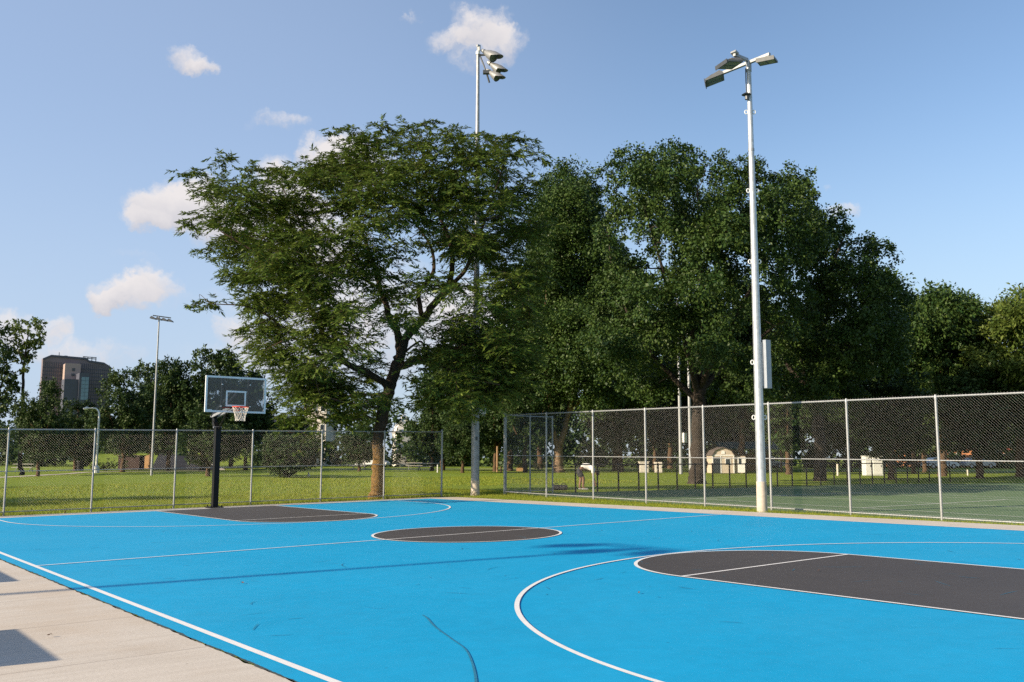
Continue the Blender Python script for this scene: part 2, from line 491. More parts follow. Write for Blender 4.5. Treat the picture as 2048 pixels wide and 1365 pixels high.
def mesh_obj(name, V, F, mat, parent=None, smooth=False, bevel=0.0, loc=None):
    me = bpy.data.meshes.new(name)
    V = np.asarray(V, float)
    off = origin(parent) if parent is not None else (np.asarray(loc, float) if loc is not None else np.zeros(3))
    V = V - off
    if isinstance(F, np.ndarray):
        nf, k = F.shape
        me.vertices.add(len(V)); me.vertices.foreach_set('co', V.astype(np.float32).ravel())
        me.loops.add(nf * k); me.loops.foreach_set('vertex_index', F.astype(np.int32).ravel())
        me.polygons.add(nf); me.polygons.foreach_set('loop_start', (np.arange(nf) * k).astype(np.int32))
        me.update(calc_edges=True)
    else:
        me.from_pydata([tuple(p) for p in V], [], F); me.update()
    o = bpy.data.objects.new(name, me); COL.objects.link(o)
    me.materials.append(M[mat] if isinstance(mat, str) else mat)
    if smooth:
        me.polygons.foreach_set('use_smooth', np.ones(len(me.polygons), bool))
        try: me.set_sharp_from_angle(angle=math.radians(40))
        except Exception: pass
    if parent is not None: o.parent = parent
    elif loc is not None: o.location = tuple(loc)
    if bevel:
        md = o.modifiers.new('edge', 'BEVEL'); md.width = bevel; md.segments = 2; md.limit_method = 'ANGLE'
    return o

def thing(name, label, cat, loc, group=None):
    o = bpy.data.objects.new(name, None); COL.objects.link(o)
    o.empty_display_size = .2
    o.location = tuple(loc)
    return tag(o, label, cat, group)

def tag(o, label, cat, group=None, kind=None):
    if label: o['label'] = label
    if cat: o['category'] = cat
    if group: o['group'] = group
    if kind: o['kind'] = kind
    return o

def struct(o): o['kind'] = 'structure'; return o

def dup(root, loc, label, rz=0.0, scale=None):
    r = root.copy(); COL.objects.link(r); r.location = tuple(loc); r.rotation_euler = (0, 0, rz)
    if scale: r.scale = scale
    r['label'] = label
    for ch in list(root.children):
        c = ch.copy(); COL.objects.link(c); c.parent = r
        for gch in ch.children:
            d = gch.copy(); COL.objects.link(d); d.parent = c
    return r

def smoothline(pts, n=6):
    """Catmull-Rom through rows of any width"""
    P = np.asarray(pts, float)
    P = np.concatenate([[2 * P[0] - P[1]], P, [2 * P[-1] - P[-2]]])
    out = []
    for i in range(1, len(P) - 2):
        for t in np.linspace(0, 1, n, endpoint=False):
            a, b, c, d = P[i - 1:i + 3]
            out.append(.5 * (2 * b + (c - a) * t + (2 * a - 5 * b + 4 * c - d) * t * t + (3 * b - a - 3 * c + d) * t ** 3))
    out.append(P[-2])
    return np.array(out)

# ------------------------------------------------------------------ ground and court
XS = sorted(set([-900, -500, -250, -120, -60, -30, -14, -8, 0, 5, 9, 10.9, 14, 20, 30, 45, 70, 110, 180, 300, 600, 1000, 1600]))
YS = sorted(set([-900, -400, -150, -60, -30, -18, -10, 0, 8, 15, 20, 30, 45, 70, 110, 180, 300, 600, 1000, 1600]))
def sheet(name, xs, ys, dz, mat):
    X, Y = np.meshgrid(xs, ys)
    V = np.stack([X, Y, gz(X, Y) + dz], -1).reshape(-1, 3)
    nx = len(xs)
    F = np.array([(j * nx + i, j * nx + i + 1, (j + 1) * nx + i + 1, (j + 1) * nx + i) for j in range(len(ys) - 1) for i in range(nx - 1)])
    return struct(mesh_obj(name, V, F, mat))
sheet('lawn', XS, YS, -.035, 'lawn')
HL, HW, LW = 12.85, 7.6, .05
def flat(name, rings, mat, dz):
    """rings: list of closed 2-D polygons (outer) laid on the court plane"""
    mb = MB()
    for R in rings:
        R = np.asarray(R, float)
        mb.poly(np.column_stack([R, gz(R[:, 0], R[:, 1]) + dz]))
    return struct(mb.build(name, mat))
rng = np.random.default_rng(7)

def edge_noise(n, amp, k=3):
    a = rng.normal(size=n + 2 * k); w = np.ones(k) / k
    return np.convolve(a, w, 'same')[k:-k] * amp

# concrete apron on all sides, laid as separate butting sheets
yy = np.arange(-17.9, 13.05, .04)
xe = -7.79 + edge_noise(len(yy), .012, 4)
apron = [(-13.9, -17.9)] + [(x, y) for x, y in zip(xe, yy)] + [(-13.9, 13.0)]
flat('concrete_walkway', [apron], 'concrete', -.006)
flat('concrete_strip', [[(7.62, -17.9), (8.95, -17.9), (8.95, 12.9), (7.62, 12.9)]], 'concrete', -.006)
flat('concrete_strip', [[(-13.9, 13.0), (8.95, 12.9), (8.95, 13.2), (8.3, 13.9), (-13.9, 14.12)]], 'concrete', -.0065)
# dark broken edge where the blue paint meets the walkway
xd = -7.785 + edge_noise(len(yy), .012, 2)
flat('court_edge', [[(-7.6, -17.9)] + [(-7.6, 13.0)] + [(x, y) for x, y in zip(xd, yy)][::-1]], 'edge', -.003)
xb = -7.772 + edge_noise(len(yy), .009, 3)
flat('basketball_court', [[(7.66, -17.9), (7.66, 12.97), (-7.7, 12.97)] + [(x, y) for x, y in zip(xb, yy)][::-1]], 'blue', 0)
t = np.linspace(0, 2 * np.pi, 121)
def arc(cx, cy, R, a0, a1, n=80): 
    a = np.linspace(a0, a1, n); return np.column_stack([cx + R * np.cos(a), cy + R * np.sin(a)])
FT, K = HL - 5.79, 1.83
def key(sg):
    A = arc(0, sg * FT, K, 0 if sg < 0 else np.pi, -np.pi if sg < 0 else 2 * np.pi) if sg > 0 else arc(0, -FT, K, np.pi, 0)
    return np.concatenate([[(-K, sg * HL)], A, [(K, sg * HL)]])
flat('key_paint', [key(1), key(-1)], 'dark', .004)
flat('centre_circle_paint', [arc(0, 0, K, 0, 2 * np.pi * 119 / 120, 120)], 'dark', .004)
lines = MB()
def ribbon(P, w, dz=.008, closed=False, mb=None):
    P = np.asarray(P, float)
    T = (np.roll(P, -1, 0) - np.roll(P, 1, 0)) if closed else np.gradient(P, axis=0)
    T /= np.linalg.norm(T, axis=1)[:, None]
    Nn = np.column_stack([-T[:, 1], T[:, 0]])
    w = np.broadcast_to(np.asarray(w, float), (len(P),))[:, None]
    A, B = P + Nn * w / 2, P - Nn * w / 2
    V = np.concatenate([A, B]); n = len(P)
    V = np.column_stack([V, gz(V[:, 0], V[:, 1]) + dz])
    m = n if closed else n - 1
    (mb or lines).add(V, [(i, n + i, n + (i + 1) % n, (i + 1) % n) for i in range(m)])
seg = lambda a, b, n=40: np.linspace(a, b, n)
ribbon(seg((-HW - .0, -17.5), (-HW - .0, HL + .1)), .065)
ribbon(seg((HW + .015, -17.5), (HW + .015, HL + .1)), .05, .0082)
ribbon(seg((-HW + .05, HL + .09), (HW, HL + .09)), LW, .0078)
ribbon(seg((-HW + .03, 0), (HW, 0)), LW, .0086)
ribbon(arc(0, 0, K - .025, 0, 2 * np.pi * 119 / 120, 120), LW, .009, True)
for sg in (1, -1):
    ribbon(key(sg) * np.array([1 - .025 / K, 1]), LW, .0084)
    ribbon(seg((-K + .05, sg * FT), (K - .05, sg * FT)), LW, .0088)
    cy = sg * (HL - 1.669)
    A = arc(0, cy, 5.995, np.pi, 2 * np.pi, 120) if sg > 0 else arc(0, cy, 5.995, np.pi, 0, 120)
    A = np.concatenate([seg((-5.995, sg * HL), (-5.995, cy), 8)[:-1], A, seg((5.995, cy), (5.995, sg * HL), 8)[1:]])
    ribbon(A, LW, .0092)
struct(lines.build('court_lines', 'line'))
sk = MB()
P = smoothline([(-5.69, -7.25), (-5.76, -7.45), (-5.95, -7.87), (-6.16, -8.44), (-6.31, -8.84), (-6.58, -9.31), (-6.87, -9.75), (-7.0, -9.9)], 8)
ribbon(P, np.interp(np.linspace(0, 1, len(P)), [0, .15, .5, 1], [.008, .020, .013, .022]), .005, mb=sk)
for k in range(240):
    x, y = rng.uniform(-7.2, 7.2), rng.uniform(-12, 12); a = rng.uniform(0, np.pi); l = rng.uniform(.05, .30) * rng.choice([1, 1, 1, 2.2])
    c = rng.uniform(-.5, .5) * l
    tt = np.linspace(-.5, .5, 7)
    P = np.column_stack([x + l * tt * np.cos(a) - c * tt ** 2 * np.sin(a), y + l * tt * np.sin(a) + c * tt ** 2 * np.cos(a)])
    ribbon(P, np.array([.002, .010, .014, .012, .014, .008, .002]) * rng.uniform(.35, 1.0), .0055 + 0.000008 * k, mb=sk)
struct(sk.build('skid_marks', 'rubbermark'))

# green tennis court behind the tall fence
flat('tennis_court', [[(11.15, -18), (60, -18), (60, 3.4), (36, 12.85), (11.15, 12.85)]], 'tennis', -.012)
tl = MB()
def tline(a, b, w=.07, dz=-.006):
    ribbon(seg(a, b), w, dz, mb=tl)
for k, x in enumerate((12.9, 14.6, 19.2, 23.8, 25.6)):
    tline((x, -17.8), (x, 6.9 if k in (0, 4) else 7.0), .07, -.007 + .0004 * k)
for k, y in enumerate((6.9, .6, -6, -12)):
    tline((12.95 if y in (6.9,) else 14.65, y), (25.5 if y == 6.9 else 23.75, y), .07, -.005 + .0004 * k)
struct(tl.build('tennis_court_lines', 'tennisline'))
struct(MB().add([(p[0], p[1], gz(p[0], p[1]) - .02) for p in [(8.95, 12.4), (10.75, -17.5), (10.85, -17.5), (10.95, 13.1), (10.2, 13.35)]], [(0, 1, 2, 3, 4)]).build('dirt_patch', 'dirt')) if False else None

# ------------------------------------------------------------------ chain-link fences
def chain_mesh(P0, P1, z0, z1, name, parent, mat='wire', w=.072, r=.0016):
    P0, P1 = np.asarray(P0, float), np.asarray(P1, float)
    Lh = np.linalg.norm(P1 - P0); d = (P1 - P0) / Lh; nn = np.array([-d[1], d[0]])
    nw = int(Lh / (w / 2))
    i = np.arange(nw)
    base = gz(P0[0] + d[0] * i * w / 2, P0[1] + d[1] * i * w / 2)
    nz = int((z1 - z0) / (w / 2)) + 1
    j = np.arange(nz)
    side = (i[:, None] + j[None, :]) % 2
    s = (i[:, None] + side) * w / 2
    off = (side - .5) * 2 * r * 1.1 * np.where(i[:, None] % 2 == 0, 1, 1)
    zz = base[:, None] + z0 + j[None, :] * w / 2
    C = np.stack([P0[0] + d[0] * s + nn[0] * off, P0[1] + d[1] * s + nn[1] * off, zz], -1)
    C += rng.normal(size=C.shape) * .0016
    ang = np.array([0, 2, 4]) * np.pi / 3 + .4
    ring = np.stack([r * (np.cos(a) * np.array([nn[0], nn[1], 0]) + np.sin(a) * np.array([d[0] * .7, d[1] * .7, .7])) for a in ang])
    V = (C[:, :, None, :] + ring[None, None]).reshape(-1, 3)
    I, J, Kk = np.meshgrid(i, j[:-1], np.arange(3), indexing='ij')
    idx = lambda a, b, c: (a * nz + b) * 3 + c
    F = np.stack([idx(I, J, Kk), idx(I, J, (Kk + 1) % 3), idx(I, J + 1, (Kk + 1) % 3), idx(I, J + 1, Kk)], -1).reshape(-1, 4)
    return mesh_obj(name, V, F, mat, parent)

def fence(label, pts, H, mid, post_r, end_posts, bottom=True, mat='galv', wire='wire', grp=None, name='chain_link_fence', mesh=True):
    """pts: post positions in a row (2-D)"""
    pts = np.asarray(pts, float)
    z = gz(pts[:, 0], pts[:, 1])
    root = thing(name, label, 'fence', (*pts[0], z[0]), grp)
    d = (pts[-1] - pts[0]) / np.linalg.norm(pts[-1] - pts[0]); nn = np.array([-d[1], d[0]])
    for k, p in enumerate(pts):
        mb = MB(); end = k in end_posts
        r = post_r * (1.35 if end else 1)
        top = H + (.06 if end else .0)
        b0 = np.array([p[0], p[1], z[k] - .1])
        mb.cyl(b0, (p[0], p[1], z[k] + top), r, n=10)
        if end:
            mb.tube([(p[0], p[1], z[k] + top), (p[0], p[1], z[k] + top + .02), (p[0], p[1], z[k] + top + .035)], [r * 1.15, r * 1.1, r * .3], 10)
            for zz in np.linspace(.3, H - .3, 6): mb.cyl((p[0], p[1], z[k] + zz), (p[0], p[1], z[k] + zz + .03), r * 1.18, n=10)
        mb.build('post', mat, root, True)
        if not end:
            # eye-top fitting that carries the top rail
            MB().tube([(p[0], p[1], z[k] + H - .06), (p[0], p[1], z[k] + H), (p[0], p[1], z[k] + H + .05)], [r * 1.15, r * 1.25, r * .7], 10).build('post_cap', mat, root, True)
    def rail(h, r, nm):
        pp = np.array([(p[0] - nn[0] * 0, p[1], zz + h) for p, zz in zip(pts, z)])
        MB().tube(pp, r, 8).build(nm, mat, root, True)
    rail(H, post_r * .70, 'top_rail')
    if mid: rail(mid, post_r * .44, 'mid_rail')
    if bottom: rail(.09, post_r * .55, 'bottom_rail')
    if mesh:
        o = nn * (post_r * .9)
        chain_mesh(pts[0] - o, pts[-1] - o, .05, H + .05, 'wire_mesh', root, wire)
    return root

F1X = [-10.35, -7.92, -5.49, -3.22, -.84, 1.62, 4.09, 6.54, 9.0]
fence('eight foot silver chain link fence along the baseline behind the hoop', [(x, 14.27) for x in F1X], 2.36, 1.20, .027, {8})
F2Y = [12.91, 10.5, 8.09, 5.69, 3.34, 1.01, -1.39, -3.75, -6.10, -8.5, -10.9]
fence('tall silver chain link fence along the sideline in front of the tennis court', [(10.9, y) for y in F2Y], 2.92, 1.42, .031, {0})
fence('tall silver chain link end fence at the far end of the tennis court', [(11.02, 12.98), (12.2, 13.0), (13.33, 13.0)], 2.92, 1.42, .029, set())
fence('low black chain link fence beyond the tennis court', [(14.53 + 1.185 * k, 13.0) for k in range(26)], 1.07, None, .035, set(), bottom=False, mat='black', wire='black', mesh=False)

# ------------------------------------------------------------------ hoop
def hoop():
    X, Y = .06, 13.28
    z0 = float(gz(X, Y))
    root = thing('basketball_hoop', 'black pole basketball hoop with clear glass backboard at the far baseline', 'basketball hoop', (X, Y, z0))
    Z = lambda h: z0 + h
    BX, BY = -.09, 11.55
    pole = MB()
    pole.box((X, Y, Z(1.22)), (.17, .17, 2.45))
    pole.build('pole', 'black', root, bevel=.012)
    bp = MB(); bp.box((X, Y, Z(.018)), (.42, .42, .035))
    for a, b in ((1, 1), (1, -1), (-1, 1), (-1, -1)): bp.cyl((X + a * .16, Y + b * .16, Z(.03)), (X + a * .16, Y + b * .16, Z(.08)), .02, n=6)
    bp.build('base_plate', 'black', root)
    kn = MB()   # hinged neck that bends back before the arms reach forward
    kn.beam((X, Y - .02, Z(2.30)), (X, Y + .27, Z(2.60)), .15, .12)
    kn.beam((X, Y + .25, Z(2.55)), (X, Y + .30, Z(2.80)), .15, .10)
    kn.build('neck', 'black', root, bevel=.01)
    MB().cyl((X - .13, Y + .29, Z(2.77)), (X + .13, Y + .29, Z(2.77)), .026, n=10).build('hinge_pin', 'polegrey', root)
    MB().cyl((X - .13, Y + .02, Z(2.43)), (X + .13, Y + .02, Z(2.43)), .026, n=10).build('hinge_pin', 'polegrey', root)
    for (ya, za, zb, yb, mm_) in ((.29, 2.77, 2.98, .10, 'polegrey'), (.29, 2.80, 3.42, .10, 'black')):  # lower arms are black too; the grey paints in the sky they reflect
        for sd in (-.085, .085):
            MB().beam((X + sd, Y + ya, Z(za)), (BX + sd, BY + yb, Z(zb)), .045, .075).build('arm', mm_, root)
    MB().cyl((X, Y - .06, Z(2.35)), (BX, BY + .55, Z(2.95)), .022, n=8).build('height_actuator', 'black', root)
    # backboard: 1.83 x 1.05
    cz, hw, hh = 3.335, .915, .525
    gl = MB().box((BX, BY, Z(cz)), (2 * hw - .06, .012, 2 * hh - .06)).build('glass_panel', 'boardglass', root)
    fr = MB(); wv, dv = .055, .05
    for s in (-1, 1):
        fr.box((BX + s * (hw - wv / 2), BY, Z(cz)), (wv, dv, 2 * hh))
        fr.box((BX, BY, Z(cz + s * (hh - wv / 2))), (2 * hw - 2 * wv - .002, dv - .004, wv))
    fr.build('board_frame', 'boardframe', root)
    tg = MB(); tw, th = .61, .46; bz = 2.99; yq = BY - .009
    for s in (-1, 1): tg.box((BX + s * (tw / 2 - .025), yq, Z(bz + th / 2)), (.05, .004, th))
    for zc in (bz + .025, bz + th - .025): tg.box((BX, yq - .0005, Z(zc)), (tw - .1, .004, .05))
    tg.build('target_square', 'boardframe', root)
    bk = MB()
    for s in (-1, 1):
        bk.box((BX + s * .40, BY + .055, Z(cz)), (.045, .06, 2 * hh - .06))
    bk.box((BX, BY + .055, Z(3.52)), (.755, .05, .05)); bk.box((BX, BY + .058, Z(2.98)), (.755, .05, .08))
    bk.build('back_bracing', 'black', root)
    for sx, zz in ((-.42, 3.62), (.42, 3.64), (-.44, 2.99), (.44, 3.0), (-.72, 3.2)): MB().cyl((BX + sx, BY - .02, Z(zz)), (BX + sx, BY + .03, Z(zz)), .017, n=8).build('bolt', 'stickers', root)
    MB().box((BX - .78, BY - .009, Z(2.875)), (.15, .004, .022)).build('maker_sticker', 'stickers', root)
    rim = MB(); ry, rz = BY - .15 - .228, 2.965
    a = np.linspace(0, 2 * np.pi, 33)
    rim.tube(np.column_stack([BX + .228 * np.cos(a), ry + .228 * np.sin(a), np.full(33, Z(rz))]), .012, 8, False)
    rim.box((BX, BY - .075, Z(rz - .01)), (.16, .15, .02)); rim.box((BX, BY - .022, Z(rz - .05)), (.16, .02, .13))
    for s in (-1, 1): rim.beam((BX + s * .07, BY - .03, Z(rz - .11)), (BX + s * .13, ry + .19, Z(rz - .012)), .012, .03)
    rim.build('rim', 'orange', root, True)
    net = MB(); nl = 12
    prof = [(0, .222, 0), (1, .195, .10), (2, .165, .19), (3, .145, .27), (4, .135, .335), (5, .145, .39)]
    for k in range(nl):
        for sg in (1, -1):
            pp = []
            for (q, rr, dz) in prof:
                an = 2 * np.pi * (k + sg * q * .5) / nl
                pp.append((BX + rr * np.cos(an), ry + rr * np.sin(an), Z(rz - .012 - dz)))
            net.tube(pp, .0058, 4)
    net.build('net', 'net', root)
hoop()

# ------------------------------------------------------------------ light poles
def flood(c, aim, w, d, h):
    """shallow LED floodlight: returns (housing, lens) builders; aim is the horizontal facing direction, tilted down"""
    f = np.array([aim[0], aim[1], 0.0]); f /= np.linalg.norm(f)
    tilt = aim[2]
    fx = f * math.cos(tilt) - np.array([0, 0, math.sin(tilt)])          # along the lamp, out and down
    s = np.cross(f, (0, 0, 1)); u = np.cross(s, fx)
    R = np.column_stack([s, fx, u])
    hb = MB()
    pts = [(-w / 2, -d / 2, -.0), (w / 2, -d / 2, 0), (w / 2, d / 2, 0), (-w / 2, d / 2, 0)]
    top = [(-w * .40, -d * .42, h), (w * .40, -d * .42, h), (w * .40, d * .10, h * .9), (-w * .40, d * .10, h * .9)]
    bot = [(x, y, -.05) for x, y, _ in pts]
    V = np.array(bot + pts + top) @ R.T + c
    hb.add(V, [(3, 2, 1, 0)] + [(i, (i + 1) % 4, 4 + (i + 1) % 4, 4 + i) for i in range(4)] + [(4 + i, 4 + (i + 1) % 4, 8 + (i + 1) % 4, 8 + i) for i in range(4)] + [(8, 9, 10, 11)])
    for k in range(5):
        x = (-.3 + .15 * k) * w
        hb.add(np.array([(x - .006, -d * .38, h), (x + .006, -d * .38, h), (x + .006, 0, h * .95), (x - .006, 0, h * .95), (x - .006, -d * .38, h + .05), (x + .006, -d * .38, h + .05), (x + .006, 0, h + .01), (x - .006, 0, h + .01)]) @ R.T + c,
               [(4, 5, 6, 7), (0, 1, 5, 4), (1, 2, 6, 5), (2, 3, 7, 6), (3, 0, 4, 7)])
    lb = MB()
    for sx in (-1, 1):
        q = np.array([(sx * w * .24 - w * .19, -d * .38, -.054), (sx * w * .24 + w * .19, -d * .38, -.054), (sx * w * .24 + w * .19, d * .38, -.054), (sx * w * .24 - w * .19, d * .38, -.054)])
        lb.add(q @ R.T + c, [(3, 2, 1, 0)])
    vis = MB()   # dark front rim
    vis.add(np.array([(-w / 2, d / 2 + .01, -.09), (w / 2, d / 2 + .01, -.09), (w / 2, d / 2 + .01, .02), (-w / 2, d / 2 + .01, .02), (-w / 2, d / 2 + .03, -.09), (w / 2, d / 2 + .03, -.09), (w / 2, d / 2 + .03, .02), (-w / 2, d / 2 + .03, .02)]) @ R.T + c,
            [(0, 1, 2, 3), (7, 6, 5, 4), (0, 4, 5, 1), (1, 5, 6, 2), (2, 6, 7, 3), (3, 7, 4, 0)])
    return hb, lb, vis

def court_pole(x, y, H, label, grp, side_box=True):
    z0 = float(gz(x, y)) - .02
    root = thing('light_pole', label, 'light pole', (x, y, z0), grp)
    Z = lambda h: z0 + h
    rad = lambda h: .128 - (.128 - .062) * h / H
    hs = np.linspace(.78, H, 24)
    pm = MB().tube([(x, y, Z(h)) for h in hs], [rad(h) for h in hs], 20)
    pm.build('pole', 'polegalv', root, True)
    MB().tube([(x, y, Z(-.15)), (x, y, Z(.79))], [.138, .130], 20).build('painted_base', 'beige', root, True)
    cb = MB().cyl((x, y, Z(9.65)), (x, y, Z(9.72)), rad(9.6) + .008, n=20); cb.build('joint_band', 'galv', root, True)
    lug = []
    for h in (2.45, 3.9, 6.6, 8.55, 10.75):
        for sx in (-1, 1):
            lb = MB()
            a = np.linspace(0, 2 * np.pi, 13); rr = rad(h)
            c = np.array([x, y, Z(h)]) + RT * sx * (rr + .035)
            lb.tube([c + RT * .04 * np.cos(q) + np.array([0, 0, .055 * np.sin(q)]) for q in a], .014, 6, False)
            lb.build('step_lug', 'whitemetal', root, True)
    arm = MB()
    arm.beam((x, y + 1.0, Z(H + .02)), (x, y - .70, Z(H + .02)), .085, .085)
    arm.beam((x - .05, y, Z(H + .08)), (x - .62, y, Z(H + .08)), .085, .085)
    arm.beam((x - .52, y, Z(H + .10)), (x - .66, y, Z(H + .16)), .18, .06)
    arm.cyl((x, y, Z(H - .25)), (x, y, Z(H + .06)), .075, n=16)
    arm.build('cross_arm', 'galv', root, bevel=.008)
    sn = MB()
    sn.cyl((x - .14, y, Z(H - .93)), (x - .14, y, Z(H - .87)), .13, .03, n=14); sn.cyl((x - .12, y, Z(H - 1.06)), (x - .12, y, Z(H - .94)), .055, n=12)
    sn.box((x - .07, y, Z(H - .95)), (.10, .05, .12))
    sn.build('sensor', 'lampdark', root)
    cn = MB(); cn.tube([(x - .075, y + .05, Z(H - .15)), (x - .078, y + .05, Z(H - .5)), (x - .078, y + .04, Z(H - .9))], .014, 6); cn.build('conduit', 'lampdark', root)
    for (c, aim, w, d) in (((x - .16, y + 1.06, Z(H - .14)), (-.60, .80, .30), .52, .52), ((x - .62, y + .16, Z(H - .12)), (-.95, .30, .12), .56, .50), ((x - .08, y - .66, Z(H - .16)), (-.85, -.35, .06), .48, .42)):
        hb, lb, vis = flood(np.array(c), aim, w, d, .085)
        hd = hb.build('floodlight', 'lampgrey', root)
        lb.build('lens', 'lamplens', hd); vis.build('front_rim', 'lampdark', hd)
        yk = MB(); yk.beam(np.array(c) + (.04, 0, .05), np.array(c) + (.08, 0, .17), .05, .05); yk.build('yoke', 'galv', hd)
    if side_box:
        c = np.array([x, y, Z(3.85)]) + RT * .24 - FW * np.array([1, 1, 0]) * .0
        ang = math.atan2(RT[1], RT[0])
        bx = MB().box(c, (.21, .13, 1.28), rz=.66 + ang)
        bb = bx.build('equipment_box', 'greymetal', root, bevel=.008)
        MB().box(c + RT * -.145 + np.array([0, 0, 0]), (.05, .12, 1.15), rz=ang).build('box_bracket', 'galv', root)
    return root
pole_grp = 'court light poles'
court_pole(9.6, .34, 12.14, 'bright galvanised light pole with three flat floodlights on a cross arm, beside the sideline', None)
court_pole(-26.9, .29, 12.14, 'second light pole beyond the left side of the court, only its shadow seen', None, False)

def tall_pole():
    x, y, H = 9.93, 13.43, 17.15
    z0 = float(gz(x, y)) - .02; Z = lambda h: z0 + h
    root = thing('light_pole', 'taller grey light pole at the court corner with three hooded lamps, standing before the trees', 'light pole', (x, y, z0))
    rad = lambda h: .158 - (.158 - .062) * h / H
    hs = np.linspace(.55, H, 24)
    MB().tube([(x, y, Z(h)) for h in hs], [rad(h) for h in hs], 18).build('pole', 'polegrey', root, True)
    MB().tube([(x, y, Z(-.1)), (x, y, Z(.56))], [.165, .162], 18).build('painted_base', 'beige', root, True)
    MB().cyl((x, y, Z(H - .1)), (x, y, Z(H + .02)), .085, n=14).build('top_collar', 'whitemetal', root, True)
    f = MB(); f.cyl((x, y, Z(H)), (x, y, Z(H + .26)), .045, n=10); f.box((x + .02, y, Z(H + .26)), (.14, .1, .08)); f.cyl((x + .04, y - .03, Z(H + .05)), (x + .04, y - .03, Z(H + .22)), .05, n=8)
    f.build('finial_bracket', 'galv', root)
    br = MB()
    p0 = np.array([x, y, Z(H - .12)])
    br.tube([p0 + RT * .07, p0 + RT * .22 - (0, 0, .38), p0 + RT * .30 - (0, 0, .62)], .028, 8)
    br.box(p0 + RT * .33 - (0, 0, .70), (.26, .16, .13), rz=math.atan2(RT[1], RT[0]))
    br.beam(p0 + RT * .33 - (0, 0, .70), p0 + RT * .45 - (0, 0, 1.12), .05)
    br.beam(p0, p0 + RT * .45 + (0, 0, .02), .06)
    br.build('bracket', 'lampdark', root)
    def hood(c, w, tilt, aimk):
        c = np.asarray(c, float)
        ax = RT * math.cos(aimk) - np.array([FW[0], FW[1], 0]) * math.sin(aimk)
        ax = ax / np.linalg.norm(ax)
        dn = ax * math.cos(tilt) - np.array([0, 0, math.sin(tilt)])      # lamp axis
        s = np.cross(ax, (0, 0, 1)); u = np.cross(s, dn)
        hb, lb = MB(), MB(); n = 20; a = np.linspace(0, 2 * np.pi, n, endpoint=False)
        prof = [(0, .14), (.10, .24), (.28, .36), (.46, .44), (.52, .46)]
        rings = [c + dn * (l * w / .5) + (np.cos(a)[:, None] * s + np.sin(a)[:, None] * u * .95) * (r * w) for l, r in prof]
        V = np.concatenate(rings)
        F = [(i * n + j, i * n + (j + 1) % n, (i + 1) * n + (j + 1) % n, (i + 1) * n + j) for i in range(len(prof) - 1) for j in range(n)] + [tuple(range(n))[::-1]]
        # visor: long upper lip
        lip = c + dn * ((.52 + .34 * np.clip(np.sin(a), 0, 1)[:, None] ** .7) * w / .5) + (np.cos(a)[:, None] * s + np.sin(a)[:, None] * u * .95) * (.46 * w)
        V = np.concatenate([V, lip]); k = len(prof)
        F += [((k - 1) * n + j, (k - 1) * n + (j + 1) % n, k * n + (j + 1) % n, k * n + j) for j in range(n)]
        hd = hb.add(V, F).build('hooded_lamp', 'hoodgrey', root, True)
        q = c + dn * (.46 * w / .5) + (np.cos(a)[:, None] * s + np.sin(a)[:, None] * u * .95) * (.42 * w)
        lb.poly(q).build('lens', 'lamplens', hd)
        cp = MB().tube([c - dn * .16, c - dn * .02], [.06, .09], 12); cp.build('ballast_cap', 'galv', hd, True)
    p = np.array([x, y, Z(H)])
    hood(p + RT * .26 + (0, 0, 0.02), .51, math.radians(36), .55)
    hood(p + RT * .50 - (0, 0, .48), .45, math.radians(40), .35)
    hood(p + RT * .46 - (0, 0, .80), .43, math.radians(40), .45)
    ang = math.atan2(RT[1], RT[0])
    MB().box(p * (1, 1, 0) + RT * .27 + (0, 0, Z(3.42)), (.235, .14, .98), rz=ang + .05).build('equipment_box', 'whitemetal', root, bevel=.006)
    MB().box(p * (1, 1, 0) + RT * .145 + (0, 0, Z(3.4)), (.03, .08, .8), rz=ang).build('box_bracket', 'galv', root)
    MB().box(np.array([x, y, Z(2.1)]) - np.array([FW[0], FW[1], 0]) * .15 + RT * .05, (.07, .06, .12), rz=ang).build('outlet', 'lampdark', root)
tall_pole()

def far_pole():
    P = foot(303, 68.0); x, y, z0 = P; H = 11.6; Z = lambda h: z0 + h
    root = thing('light_pole', 'slender far light pole rising alone over the left lawn', 'light pole', (x, y, z0))
    MB().tube([(x, y, Z(0)), (x, y, Z(H))], [.095, .05], 12).build('pole', 'polegrey', root, True)
    a = MB()
    d = RT * .93 + np.array([FW[0], FW[1], 0]) * .25
    p = np.array([x, y, Z(H + .02)])
    a.beam(p - d * .46 + (0, 0, .06), p + d * .86 - (0, 0, .08), .07); a.beam(p - d * .35 - (0, 0, .18), p + d * .5 - (0, 0, .26), .05)
    a.build('cross_arm', 'lampdark', root)
    for k, s in enumerate((-.42, .0, .42, .82)):
        c = p + d * s - (0, 0, .16 + .05 * k)
        hb, lb, vis = flood(c, (RT[0], RT[1], .2), .36, .40, .10)
        hb.build('floodlight', 'lampdark', root)
far_pole()

